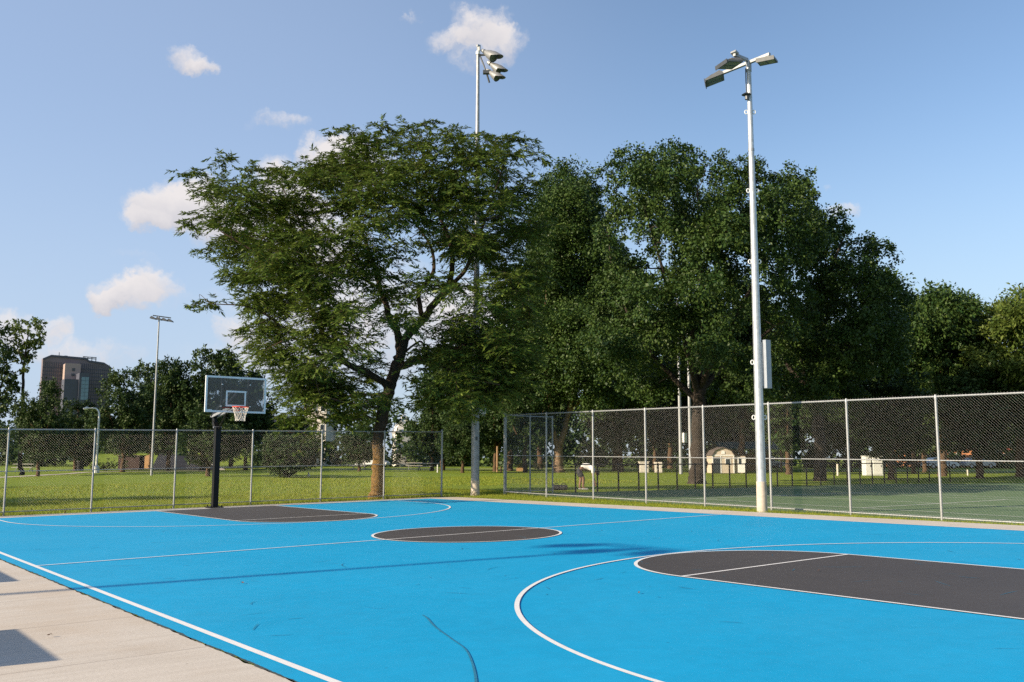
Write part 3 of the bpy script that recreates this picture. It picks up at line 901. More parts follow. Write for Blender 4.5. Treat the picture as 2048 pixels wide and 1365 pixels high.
def street_lamp():
    P = foot(192, 78.0); x, y, z0 = P; Z = lambda h: z0 + h
    root = thing('street_lamp', 'white curved arm street lamp in front of the left trees', 'street lamp', (x, y, z0))
    MB().tube([(x, y, Z(0)), (x, y, Z(.5)), (x, y, Z(.62))], [.26, .24, .10], 10).build('base', 'whitemetal', root)
    p = np.array([x, y, 0])
    pts = [p + (0, 0, Z(.5)), p + (0, 0, Z(4.6))] + [p - RT * (.45 - .45 * math.cos(q)) + (0, 0, Z(4.75 + .62 * math.sin(q))) for q in np.linspace(0, math.pi / 2, 8)] + [p - RT * .95 + (0, 0, Z(5.38))]
    MB().tube(pts, np.linspace(.085, .05, len(pts)), 10).build('pole', 'whitemetal', root, True)
    MB().tube([p - RT * .9 + (0, 0, Z(5.37)), p - RT * 1.05 + (0, 0, Z(5.36)), p - RT * 1.35 + (0, 0, Z(5.32))], [.06, .15, .06], 10).build('lamp_head', 'whitemetal', root, True)
street_lamp()
for k, (px, D, ty, lab) in enumerate(((1362, 78, 560, 'thin white light pole half hidden left of the big maple trunk'), (1382, 72, 640, 'thin white light pole close behind the big maple trunk'))):
    P = foot(px, D); H = hgt(ty, D)
    root = thing('light_pole', lab, 'light pole', P)
    MB().tube([P, P + (0, 0, H)], [.16, .09], 10).build('pole', 'galv', root, True)
    MB().beam(P + (0, 0, H) - RT * .6, P + (0, 0, H) + RT * .6, .1).build('cross_arm', 'galv', root)
    if k == 0: MB().box(P + RT * .32 + (0, 0, 3.0), (.34, .3, .8)).build('equipment_box', 'whitemetal', root)

# stand-in boards added out of frame to cast the walkway shadows; true casters unknown
for (yc, lab) in ((-5.75, 'unseen stand-in board added to cast the walkway shadow nearest the camera'), (-.3, 'unseen stand-in board added to cast the walkway shadow near the halfway line')):
    x = -11.6 if yc < -2 else -10.85; z0 = float(gz(x, yc))
    root = thing('shadow_caster', lab, 'board', (x, yc, z0), 'stand-in shadow boards')
    MB().box((x, yc, z0 + .70), (.05, 1.72, 1.06)).build('panel', 'whitemetal', root, bevel=.006)
    for s in (-.72, .72):
        MB().box((x, yc + s, z0 + .085), (.07, .07, .17)).build('leg', 'galv', root)

# ------------------------------------------------------------------ trees
def kites(P, D_, S_, Ln, Wd):
    """leaf kites: base P, along D_, side S_"""
    Ln = np.asarray(Ln)[:, None]; Wd = np.asarray(Wd)[:, None]
    V = np.stack([P, P + D_ * Ln * .45 + S_ * Wd * .5, P + D_ * Ln, P + D_ * Ln * .45 - S_ * Wd * .5], 1).reshape(-1, 3)
    F = np.arange(len(P) * 4).reshape(-1, 4)
    return V, F
def unit(a): return a / (np.linalg.norm(a, axis=-1, keepdims=True) + 1e-9)

def skeleton(base, limbs, clumps, rg, tip=.010, pipe=.013):
    """limbs: list of (N x 4) rows x y z r. Every clump centre is joined to the nearest wood; returns a builder"""
    mb = MB()
    nodes, nrad = [], []
    for Lb in limbs:
        S = smoothline(Lb, 6)
        S[1:-1, :3] += rg.normal(size=(len(S) - 2, 3)) * (S[1:-1, 3:4] * .12)
        mb.tube(S[:, :3], np.maximum(S[:, 3], .012), 12 if S[0, 3] > .12 else 8)
        nodes.append(S[:, :3]); nrad.append(S[:, 3])
    nodes = np.concatenate(nodes); nrad = np.concatenate(nrad)
    centre = nodes[np.argmax(nrad)]
    order = np.argsort([np.min(np.linalg.norm(nodes - c[:3], axis=1)) for c in clumps])
    for k in order:
        c = clumps[k][:3]
        dv = c - nodes
        d = np.linalg.norm(dv, axis=1)
        cost = d * (1 + .35 * np.clip(-dv[:, 2] / (d + .01), 0, 1)) + .10 / np.maximum(nrad, .02) * .1
        i = int(np.argmin(cost)); a = nodes[i]
        L_ = np.linalg.norm(c - a)
        m1 = a + (c - a) * .35 + np.array([0, 0, .10 * L_]) + rg.normal(size=3) * L_ * .07
        m2 = a + (c - a) * .7 + np.array([0, 0, .06 * L_]) + rg.normal(size=3) * L_ * .06
        r0 = min(nrad[i] * .75, .018 + .016 * L_)
        S = smoothline(np.array([[*a, r0], [*m1, r0 * .75], [*m2, r0 * .55], [*c, max(tip, r0 * .35)]]), 4)
        mb.tube(S[:, :3], S[:, 3], 5, False)
        nodes = np.concatenate([nodes, S[2:, :3]]); nrad = np.concatenate([nrad, S[2:, 3]])
    return mb

def feather_leaves(clumps, rg, twigs=20, fronds=15, fl=.26, fw=.075, mb=None):
    Ps, Ds, Ss, Ls, Ws = [], [], [], [], []
    for (cx, cy, cz, R, dens) in clumps:
        nt = max(4, int(twigs * dens * (R / .8) ** 1.6))
        for _ in range(nt):
            th = rg.uniform(0, 2 * np.pi); el = rg.normal(.12, .42)
            d = np.array([np.cos(th) * np.cos(el), np.sin(th) * np.cos(el), np.sin(el) * .75])
            st = np.array([cx, cy, cz]) + d * R * rg.uniform(-.1, .45) + rg.normal(size=3) * R * np.array([.25, .25, .16])
            ln = R * rg.uniform(.55, 1.05)
            q = np.linspace(0, 1, 5)[:, None]
            path = st + d * ln * q + np.array([0, 0, -1.0]) * (.30 * ln * q ** 2)
            if mb is not None: mb.tube(path, np.linspace(.007, .003, 5), 3, False)
            tt = np.linspace(.1, 1, fronds) + rg.normal(size=fronds) * .02
            P = st + d * ln * tt[:, None] + np.array([0, 0, -1.0]) * (.30 * ln * tt[:, None] ** 2)
            sd = np.cross(d, (0, 0, 1)); sd /= np.linalg.norm(sd) + 1e-9
            sg = np.where(np.arange(fronds) % 2 == 0, 1, -1)[:, None]
            fd = unit(d * .75 + sd * sg * rg.uniform(.5, 1.1, (fronds, 1)) + np.array([0, 0, -1]) * rg.uniform(-.1, .65, (fronds, 1)) + rg.normal(size=(fronds, 3)) * .18)
            nrm = unit(np.array([0, 0, 1.0]) + rg.normal(size=(fronds, 3)) * .5)
            Ps.append(P); Ds.append(fd); Ss.append(unit(np.cross(fd, nrm)))
            Ls.append(fl * rg.uniform(.6, 1.25, fronds)); Ws.append(fw * rg.uniform(.7, 1.3, fronds))
    return kites(*[np.concatenate(a) for a in (Ps, Ds, Ss, Ls, Ws)])

def broad_leaves(clumps, rg, per=420, ll=.17, lw=.13, flat_=.75):
    Ps, Ds, Ss, Ls, Ws = [], [], [], [], []
    for (cx, cy, cz, R, dens) in clumps:
        k = int(per * dens * R ** 2)
        ns = max(5, int(11 * R))                                   # sprays inside the clump
        sc = unit(rg.normal(size=(ns, 3))) * (rg.uniform(.25, 1.0, (ns, 1)) ** .6) * R * np.array([1, 1, flat_])
        pick = rg.integers(0, ns, k)
        P = np.array([cx, cy, cz]) + sc[pick] + np.clip(rg.normal(size=(k, 3)), -1.7, 1.7) * R * .165
        out = unit(sc[pick] + rg.normal(size=(k, 3)) * R * .5)
        d = unit(out + np.array([0, 0, -.35]) + rg.normal(size=(k, 3)) * .5)
        nrm = unit(np.array([0, 0, .75]) + out * .5 + rg.normal(size=(k, 3)) * .55)
        Ps.append(P); Ds.append(d); Ss.append(unit(np.cross(d, nrm)))
        Ls.append(ll * rg.uniform(.6, 1.3, k)); Ws.append(lw * rg.uniform(.6, 1.3, k))
    return kites(*[np.concatenate(a) for a in (Ps, Ds, Ss, Ls, Ws)])

def inside(poly, x, y):
    c = False; n = len(poly)
    for i in range(n):
        x0, y0 = poly[i]; x1, y1 = poly[(i + 1) % n]
        if (y0 > y) != (y1 > y) and x < (x1 - x0) * (y - y0) / (y1 - y0) + x0: c = not c
    return c

def fill_poly(poly, D, thick, n, Rpx, rg, sparse=lambda x, y: 1.0, outline=False):
    """clump centres filling a crown whose outline, seen from the court, is poly; real depth up to +-thick"""
    poly = np.asarray(poly, float); lo, hi = poly.min(0), poly.max(0)
    cx, cy = poly.mean(0); out = []
    E = [(poly[i], poly[(i + 1) % len(poly)]) for i in range(len(poly))]
    tries = 0
    if outline:                                                # a ring of clumps just inside the outline keeps the silhouette full
        for a, b in E:
            L_ = np.linalg.norm(b - a); m = max(1, int(round(L_ / (Rpx * .8))))
            for q in range(m):
                p = a + (b - a) * (q + rg.uniform(.2, .8)) / m
                v = np.array([cx, cy]) - p; v /= np.linalg.norm(v) + 1e-9
                p = p + v * Rpx * rg.uniform(.45, .85)
                if p[1] > lo[1] + .8 * (hi[1] - lo[1]): continue
                P = at(p[0], p[1], D + rg.uniform(-1, 1) * thick * .45)
                out.append((*P, Rpx * D / FPX * rg.uniform(.6, .95), 1.0))
    while len(out) < n and tries < 200000:
        tries += 1
        x, y = rg.uniform(lo[0], hi[0]), rg.uniform(lo[1], hi[1])
        if not inside(poly, x, y): continue
        de = min(np.linalg.norm(np.cross(b - a, np.array([x, y]) - a) / (np.linalg.norm(b - a) + 1e-9)) if 0 <= np.dot(np.array([x, y]) - a, b - a) <= np.dot(b - a, b - a) else np.linalg.norm(np.array([x, y]) - a) for a, b in E)
        if de < Rpx * .42: continue
        s = sparse(x, y)
        if rg.random() > s: continue
        span = max(hi - lo) / 2
        k = min(1, de / (span * .62)); th = thick * math.sqrt(max(.03, 1 - (1 - k) ** 2))
        dep = rg.uniform(-1, 1); dep = np.sign(dep) * abs(dep) ** .65 * th
        P = at(x, y, D + dep)
        out.append((*P, Rpx * D / FPX * rg.uniform(.8, 1.25), 1.0))
    return out

def limb_px(rows, D):
    """rows: px, py, depth offset, radius"""
    return np.array([[*at(a, b, D + c), r] for a, b, c, r in rows])

def make_tree(name, label, base, limbs, clumps, kind, seed, bark_, leaf, group=None, **kw):
    rg = np.random.default_rng(seed)
    root = thing(name, label, 'tree', base, group)
    sk_ = skeleton(base, limbs, np.array([c[:3] for c in clumps]), rg)
    if kind == 'feather':
        V, F = feather_leaves(clumps, rg, mb=sk_, **kw)
    else:
        V, F = broad_leaves(clumps, rg, **kw)
    sk_.build('trunk', bark_, root, True)
    mesh_obj('crown', V, F, leaf, root)
    return root

# --- the big honey locust behind the baseline fence
def locust():
    rg = np.random.default_rng(11); D = 34.2
    edge = [(363,349,20),(390,346,25),(450,323,30),(496,338,25),(416,388,30),(454,372,35),(470,418,55),(390,441,28),(388,464,22),(435,449,45),(519,384,40),
        (576,353,45),(553,342,28),(614,338,35),(607,384,50),(618,426,50),(576,479,50),(492,487,55),(424,502,32),(466,513,45),(511,525,45),(429,559,18),(466,551,30),(508,563,40),
        (384,612,20),(424,605,28),(466,612,40),(504,605,40),(550,597,50),(576,555,50),(630,574,50),(523,643,45),(500,662,32),(519,700,42),(565,658,50),(557,711,45),(599,639,50),(584,727,45),
        (664,620,50),(683,525,50),(664,479,50),(683,418,55),(702,346,50),(683,304,24),(668,266,20),(710,262,28),(725,285,35),(761,253,28),(735,286,40),(816,257,30),(852,249,23),(786,290,50),
        (841,286,50),(893,279,45),(929,282,35),(970,271,28),(1006,279,33),(1046,284,28),(1076,311,20),(1096,322,10),(1028,311,40),(970,315,50),(713,326,55),(761,341,55),(816,348,60),(867,348,55),
        (915,341,40),(1006,359,45),(684,377,60),(731,388,60),(786,388,60),(845,396,60),(896,377,50),(933,374,45),(977,396,50),(1035,385,45),(1063,365,28),(540,440,45),(560,410,40),
        (600,760,42),(640,790,48),(565,745,38),(600,830,34),(640,840,36),(578,835,24),(690,790,45),(700,830,40),(740,800,40),(630,690,45),(680,660,42),(690,840,30),(560,860,18),(612,870,22),(600,905,14),(650,880,20),
        (860,740,42),(900,800,42),(960,765,40),(990,720,45),(1010,780,40),(930,830,34),(880,770,40),(1040,690,45),(1060,620,45),(1080,540,45),(1075,450,48),(850,800,34),(1050,770,36),(820,760,26)]
    clumps = []
    for (x, y, r) in edge:
        fr = min(1, abs(x - 735) / 370); fy = min(1, abs(y - 560) / 320)
        th = 4.6 * math.sqrt(max(.05, 1 - max(fr, fy) ** 2))
        clumps.append((*at(x, y, D + rg.uniform(-1, 1) * th), r * D / FPX * 1.0, 1.0 if r > 22 else .8))
    poly = [(400,360),(510,350),(600,345),(690,275),(850,255),(1040,290),(1070,380),(1080,640),(1040,740),(900,820),(760,830),(600,820),(560,720),(480,620),(440,520)]
    def sparse(x, y):
        if 640 < x < 1075 and 480 < y < 760: return .8 if (x > 890 and y < 640) else .45
        return 1.0
    clumps += fill_poly(poly, D, 5.2, 135, 46, rg, sparse)
    clumps += fill_poly([(885,420),(1075,400),(1085,560),(1050,640),(930,600),(880,520)], D, 4.6, 24, 42, rg)
    clumps += fill_poly([(500,600),(640,560),(740,600),(780,700),(760,850),(640,850),(560,800),(500,700)], D, 4.4, 26, 44, rg)
    clumps += fill_poly([(840,640),(1000,600),(1085,620),(1060,760),(960,840),(860,830),(830,740)], D, 4.0, 42, 42, rg)
    # the gap through which the sun reaches the bending person
    Q = foot(1170, 39.4) + (0, 0, .7); sd = np.array(SUN_DIR)
    def blocks(c):
        v = np.array(c[:3]) - Q; t_ = v @ sd
        return np.linalg.norm(v - sd * t_) < c[3] * .9 + .75
    clumps = [c for c in clumps if not blocks(c)]
    base = foot(756, D - .4)
    b = base
    limbs = [
        limb_px([(752,1000,-.4,.31),(755,985,-.4,.25),(756,935,-.4,.215),(756,880,-.4,.20),(767,827,-.3,.215),(778,776,-.2,.21),(792,733,0,.20),(803,705,0,.18)], D),
        limb_px([(795,735,0,.15),(830,723,-.3,.135),(858,717,-.6,.125),(896,706,-1.0,.11),(945,688,-1.2,.09),(1000,655,-1.3,.06),(1055,600,-1.4,.035)], D),
        limb_px([(800,712,0,.15),(795,662,.3,.13),(779,638,.6,.12),(773,612,.8,.11),(760,579,1.1,.095),(748,530,1.3,.08),(728,476,1.5,.06),(705,400,1.6,.035),(695,340,1.5,.02)], D),
        limb_px([(803,706,0,.16),(814,674,-.2,.15),(845,641,-.5,.14),(868,608,-.7,.125),(893,579,-.8,.11),(905,531,-.9,.09),(897,476,-.9,.07),(874,421,-.8,.05),(856,366,-.7,.035),(846,300,-.7,.02)], D),
        limb_px([(846,640,-.4,.10),(837,588,.2,.085),(852,566,.4,.08),(868,538,.6,.07),(860,490,.8,.05),(820,430,1.1,.035),(790,350,1.4,.02)], D),
        limb_px([(893,579,-.8,.08),(930,540,-1.6,.07),(955,480,-2.1,.05),(985,400,-2.3,.035),(1010,320,-2.3,.02)], D),
        limb_px([(779,775,-.2,.13),(738,747,-.8,.115),(690,725,-1.4,.105),(655,680,-1.8,.09),(603,589,-2.2,.075),(553,544,-2.4,.055),(504,502,-2.5,.04),(443,464,-2.5,.022)], D),
        limb_px([(690,725,-1.4,.08),(655,640,-.8,.07),(640,580,-.4,.06),(618,500,.0,.045),(590,420,.2,.03),(560,370,.3,.02)], D),
        limb_px([(690,726,-1.4,.06),(620,700,-1.9,.05),(560,650,-2.2,.04),(500,615,-2.4,.028),(420,608,-2.5,.014)], D),
        limb_px([(760,579,1.1,.06),(710,545,2.0,.05),(640,480,2.6,.035),(540,400,2.8,.022),(480,360,2.8,.014)], D),
        limb_px([(775,790,-.2,.07),(720,790,.8,.05),(660,800,1.6,.035),(600,820,2.0,.02)], D),
        limb_px([(770,815,-.3,.06),(740,815,-1.6,.045),(690,805,-2.4,.03),(640,790,-2.8,.02)], D),
        limb_px([(860,716,-.6,.06),(900,740,-2.0,.05),(950,760,-2.8,.03),(1000,770,-3.2,.02)], D),
    ]
    make_tree('honey_locust_tree', 'large feathery honey locust with leaning ochre lichened trunk behind the baseline fence', base, limbs, clumps, 'feather', 12, 'locustbark', 'locust', twigs=34, fronds=22, fl=.205, fw=.05)
locust()

# --- broad trees right of it
def poly_tree(name, label, base_px, D, poly, n, Rpx, thick, limb_rows, seed, bark_='brownbark', leaf='maple', kind='broad', sparse=None, base_off=0.0, **kw):
    rg = np.random.default_rng(seed)
    base = foot(base_px, D + base_off)
    clumps = fill_poly(poly, D, thick, n, Rpx, rg, sparse or (lambda x, y: 1.0), outline=True)
    limbs = []
    for k, rows in enumerate(limb_rows):
        L_ = limb_px(rows, D)
        if k == 0:
            L_ = np.concatenate([[[*(base - (0, 0, .15)), L_[0, 3] * 1.35], [*(base + (0, 0, .35)), L_[0, 3] * 1.08]], L_])
        limbs.append(L_)
    return make_tree(name, label, base, limbs, clumps, kind, seed + 1, bark_, leaf, **kw)

poly_tree('maple_tree', 'broad dark maple with many upright limbs behind the tennis court', 1395, 50,
    [(1208,305),(1225,292),(1275,296),(1345,290),(1400,300),(1440,303),(1500,312),(1560,325),(1605,335),(1632,370),(1640,425),(1632,500),(1610,560),(1640,640),(1610,740),(1540,810),(1400,800),(1290,820),(1200,790),(1170,680),(1200,560),(1185,480),(1202,420)],
    170, 45, 6.8, [
     [(1396,930,0,.40),(1397,870,0,.36),(1398,810,0,.34),(1400,770,0,.30)],
     [(1396,790,0,.20),(1385,740,-.6,.17),(1368,680,-1.2,.14),(1345,610,-1.6,.10),(1320,520,-1.8,.07),(1290,420,-2,.04)],
     [(1400,780,0,.2),(1422,725,-1,.17),(1455,670,-1.8,.14),(1480,620,-2.4,.10),(1520,540,-2.8,.07),(1570,430,-3,.04)],
     [(1398,775,0,.2),(1400,700,.6,.17),(1404,610,.9,.13),(1400,500,1,.09),(1395,380,1,.04)],
     [(1402,780,0,.17),(1440,740,1,.14),(1490,700,2,.11),(1560,640,3,.07),(1610,560,3.4,.03)],
     [(1394,800,0,.17),(1350,760,.8,.14),(1300,705,1.6,.11),(1262,640,2.2,.08),(1225,540,2.6,.05),(1215,420,2.8,.03)],
     [(1400,760,0,.14),(1385,660,-1.5,.11),(1440,520,-2.5,.08),(1460,380,-3,.04)]],
    21, per=620, ll=.165, lw=.12, bark_='darkbark', sparse=lambda x, y: .38 if (y > 620 and 1300 < x < 1560) else 1.0)
poly_tree('maple_tree', 'rounded dark maple at the right edge of the tree group, lower than its neighbour', 1640, 56,
    [(1610,420),(1650,415),(1690,440),(1722,468),(1755,475),(1772,515),(1785,548),(1815,562),(1808,620),(1800,700),(1790,790),(1700,820),(1600,810),(1560,740),(1590,640),(1620,560),(1605,480)],
    95, 42, 6, [
     [(1640,900,0,.34),(1636,830,0,.30),(1632,780,0,.27)],
     [(1632,790,0,.17),(1600,720,-1,.14),(1612,640,-1.8,.11),(1650,560,-2.4,.08),(1690,470,-2.6,.04)],
     [(1632,780,0,.17),(1680,720,1,.13),(1730,640,1.6,.09),(1770,570,1.9,.04)],
     [(1633,785,0,.16),(1580,740,1.2,.12),(1570,690,2,.08),(1600,600,2.5,.05)]],
    31, per=560, ll=.175, lw=.13, bark_='darkbark')
poly_tree('maple_tree', 'mid green tree with a pale forked trunk between the honey locust and the broad maple', 1117, 87,
    [(1068,430),(1085,372),(1120,350),(1165,346),(1196,380),(1215,430),(1230,520),(1250,600),(1280,680),(1270,780),(1200,820),(1090,812),(1030,780),(1040,690),(1050,540)],
    110, 46, 6.5, [
     [(1117,915,0,.44),(1117,893,0,.40)],
     [(1117,896,0,.30),(1108,870,0,.26),(1100,830,-.5,.22),(1095,740,-1,.17),(1090,640,-1.6,.12),(1100,500,-2,.05)],
     [(1117,896,0,.30),(1127,868,0,.26),(1136,830,.5,.22),(1160,720,.6,.17),(1175,600,1,.11),(1165,420,1,.05)],
     [(1136,830,.5,.17),(1190,760,1,.13),(1215,680,1.6,.08),(1215,560,2,.04)]],
    41, per=420, ll=.23, lw=.165, bark_='palebark')
poly_tree('locust_tree', 'sunlit green tree at the right beyond the maples, its flat crown low', 1885, 72,
    [(1770,680),(1800,630),(1815,600),(1870,578),(1935,588),(1958,622),(1965,700),(1950,800),(1880,840),(1800,840),(1780,740)],
    90, 40, 6, [
     [(1885,935,0,.30),(1884,870,0,.27),(1880,800,0,.22)],
     [(1880,810,0,.15),(1850,730,-1,.11),(1840,650,-1.5,.05)],
     [(1880,805,0,.15),(1900,720,1,.11),(1915,630,1.5,.05)]],
    51, leaf='maple', per=330, ll=.30, lw=.15)
poly_tree('locust_tree', 'yellow green tree cut off by the right edge of the picture', 2040, 70,
    [(1940,680),(1965,610),(2010,592),(2048,575),(2100,570),(2150,620),(2160,760),(2110,840),(1990,840),(1950,780)],
    75, 40, 6, [
     [(2040,935,0,.30),(2040,870,0,.27),(2038,800,0,.22)],
     [(2038,810,0,.15),(2010,720,-1,.11),(1990,640,-1.5,.05)],
     [(2038,805,0,.15),(2060,720,1,.11),(2080,620,1.5,.05)]],
    61, leaf='lightleaf', per=300, ll=.30, lw=.15)
poly_tree('cottonwood_tree', 'tall thin tree with an open round top above the left treeline', 44, 77,
    [(20,660),(30,640),(55,634),(85,638),(92,660),(85,690),(60,700),(68,720),(50,745),(30,740),(40,700),(24,690)],
    34, 13, 2.0, [
     [(40,930,0,.16),(42,860,0,.14),(46,790,0,.12),(47,740,0,.10),(52,700,0,.07),(58,660,0,.03)],
     [(48,735,0,.06),(36,700,.3,.04),(28,665,.5,.02)],
     [(51,710,0,.05),(72,688,-.3,.03),(84,662,-.5,.02)]],
    71, bark_='darkbark', leaf='lightleaf', per=240, ll=.26, lw=.18)
poly_tree('cottonwood_tree', 'leafy tree cut off by the left edge of the picture', -12, 76,
    [(-60,650),(-20,640),(10,655),(28,690),(22,730),(36,770),(30,830),(-10,850),(-70,840),(-80,740)],
    40, 24, 3, [
     [(-12,930,0,.22),(-12,860,0,.19),(-12,790,0,.15),(-10,720,0,.07)],
     [(-12,800,0,.09),(10,750,.4,.05),(15,700,.6,.03)]],
    75, bark_='darkbark', leaf='farleaf', per=200, ll=.28, lw=.2)

# --- background trees: three kinds, built once, then copied
def proto(kind, seed):
    rg = np.random.default_rng(seed)
    H, Wd, low, leaf, bk, ll = {'round': (10, 8, 1.5, 'farleaf', 'brownbark', .25), 'tall': (12, 7, 2.3, 'farleaf', 'brownbark', .26), 'low': (5, 6, .4, 'farleaf', 'darkbark', .24)}[kind]
    clumps = []
    while len(clumps) < {'round': 70, 'tall': 74, 'low': 44}[kind]:
        p = rg.uniform(-1, 1, 3); q = np.linalg.norm(p)
        if q > 1 or q < .35: continue
        z = low + (p[2] + 1) / 2 * (H - low - .5)
        wz = 1.0 if p[2] < .2 else 1.0
        clumps.append((p[0] * Wd / 2 * .86 * rg.uniform(.85, 1.12), p[1] * Wd / 2 * .86 * rg.uniform(.85, 1.12), z, rg.uniform(.75, 1.25), 1.0))
    limbs = [np.array([[0, 0, -.2, .30], [.02, 0, .3, .24], [0, .05, low * .6 + .4, .2], [.1, 0, low + .8, .17], [0, .1, H * .6, .09], [.1, 0, H * .85, .03]])]
    for k in range(5):
        a = k * 2 * np.pi / 5 + rg.uniform(-.4, .4); r = Wd / 2 * .6
        limbs.append(np.array([[0, 0, low + .4, .12], [r * .4 * np.cos(a), r * .4 * np.sin(a), low + 1.4, .09], [r * np.cos(a), r * np.sin(a), H * .55, .03]]))
    return make_tree('deciduous_tree', 'x', np.array([0, 0, 0.0]), limbs, clumps, 'broad', seed + 1, bk, leaf, 'background trees', per=270, ll=ll, lw=ll * .75), H, Wd
PROTO = {k: proto(k, s) for k, s in (('round', 101), ('tall', 111), ('low', 121))}
used = set()
def bg_tree(px, D, top, wpx, kind, label, rz):
    root, H, Wd = PROTO[kind]
    P = foot(px, D); h = hgt(top, D) - P[2]; w = wpx * D / FPX
    sc = (w / Wd, w / Wd, h / H)
    if kind not in used:
        used.add(kind); root.location = tuple(P); root.rotation_euler = (0, 0, rz); root.scale = sc; root['label'] = label
    else: dup(root, P, label, rz, sc)
BG = [
 (75, 72, 758, 120, 'round', 'sunlit round tree standing in front of the tall thin tree at left'),
 (150, 90, 800, 120, 'round', 'dark tree directly below the mauve tower'),
 (245, 85, 738, 150, 'round', 'dark round tree left of the far light pole'),
 (335, 94, 716, 150, 'round', 'tree directly behind the far light pole'),
 (405, 95, 690, 190, 'round', 'highest rounded tree of the left treeline, left of the backboard'),
 (462, 104, 716, 150, 'round', 'broad dark tree between the left treeline top and the backboard'),
 (300, 101, 722, 130, 'round', 'dark tree just left of the far light pole, behind its neighbours'),
 (490, 98, 738, 140, 'round', 'dark tree seen through the glass backboard'),
 (590, 112, 806, 90, 'round', 'small olive tree right of the backboard'),
 (575, 64, 856, 150, 'low', 'low dark tree with crown near the ground behind the baseline fence'),
 (415, 67, 818, 150, 'round', 'dark tree behind the black hoop pole'),
 (718, 92, 850, 100, 'round', 'dark tree left of the honey locust trunk seen through the fence'),
 (865, 96, 800, 120, 'round', 'tree right of the honey locust trunk, behind the fence end'),
 (925, 84, 815, 120, 'round', 'dark tree behind the tall grey light pole'),
 (990, 92, 740, 130, 'tall', 'dark tree in the gap between the two fences'),
 (1050, 86, 700, 140, 'tall', 'dark tree above the left end of the tall fence'),
 (950, 93, 640, 170, 'tall', 'dark tree behind the lowest limb of the honey locust, beside the grey light pole'),
 (1020, 97, 590, 190, 'tall', 'tall dark tree closing the gap right of the grey light pole'),
 (1232, 98, 450, 230, 'tall', 'tall dark tree between the two nearer maples'),
 (1242, 91, 680, 150, 'tall', 'tree with a pale straight trunk right of the bending person'),
 (1310, 98, 690, 140, 'round', 'dark tree above the cream boxes'),
 (1385, 100, 680, 150, 'tall', 'dark tree farther behind the big maple trunk'),
 (1470, 104, 690, 160, 'round', 'dark tree above the beige shed'),
 (1577, 79, 690, 150, 'tall', 'tree with a flared pale trunk right of the bright light pole'),
 (1700, 95, 700, 160, 'round', 'dark tree above the grey utility cabinets'),
 (1783, 61, 720, 200, 'tall', 'tree with a thick dark trunk right of the grey utility cabinets'),
 (1850, 92, 700, 150, 'round', 'dark tree behind the white car'),
 (1960, 65, 730, 210, 'tall', 'tree with a thick dark trunk near the right edge'),
 (1340, 118, 610, 190, 'round', 'far dark tree filling the gap left of the big maple trunk'),
 (1485, 88, 520, 220, 'tall', 'tall dark tree behind the right limbs of the broad maple'),
 (885, 101, 690, 140, 'tall', 'dark tree just right of the honey locust trunk, far across the lawn'),
 (1828, 84, 612, 150, 'round', 'dark round tree filling the dip left of the sunlit flat crowned tree'),
 (1962, 88, 618, 150, 'round', 'dark round tree filling the dip before the right edge tree'),
 (1430, 122, 600, 200, 'tall', 'far dark tree filling the gap right of the big maple trunk'),
 (1530, 112, 600, 200, 'round', 'far dark tree behind the bright light pole'),
 (1640, 116, 600, 190, 'tall', 'far dark tree behind the lower right maple'),
 (1750, 112, 620, 190, 'round', 'far dark tree above the wide utility cabinet'),
 (1080, 116, 640, 190, 'round', 'far dark tree above the orange planter box'),
 (2060, 90, 700, 170, 'round', 'dark tree at the far right edge behind the fence'),
]
for k, b in enumerate(BG): bg_tree(*b, k * 1.7)
# a tree left of the frame; its long shadow lies over the grass behind the fence
P = np.array([-19.5, 25.2, float(gz(-19.5, 25.2))])
dup(PROTO['round'][0], P, 'tree beyond the left edge of the picture, its shadow on the lawn', .6, (1.1, 1.1, .95))
P = np.array([-27, 43.5, float(gz(-27, 43.5))])
dup(PROTO['tall'][0], P, 'farther tree beyond the left edge, its shadow thin on the lawn', 2.6, (1.2, 1.2, .95))

# pale trunks that show against the shade: forked and straight
def far_wood():
    rg = np.random.default_rng(5); clumps = []
    for px in np.arange(-150, 2250, 14):
        D = rg.uniform(128, 165); P = foot(px, D)
        if 1120 < px < 1300: top = rg.uniform(8, 11)
        elif 560 < px < 660: top = rg.uniform(2, 5)
        elif px < 560: top = rg.uniform(4, 8)
        else: top = rg.uniform(5, 9.5)
        if 770 < px < 830: top = 2
        z = .8
        while z < top:
            clumps.append((*(P + (rg.normal() * 1.5, rg.normal() * 1.5, z)), rg.uniform(1.3, 1.9), 1.0)); z += rg.uniform(1.2, 2.0)
    V, F = broad_leaves(clumps, rg, per=42, ll=.65, lw=.5)
    tag(mesh_obj('distant_woodland', V, F, 'farleaf'), 'far dark belt of trees and bushes closing the park', 'woodland', kind='stuff')
far_wood()

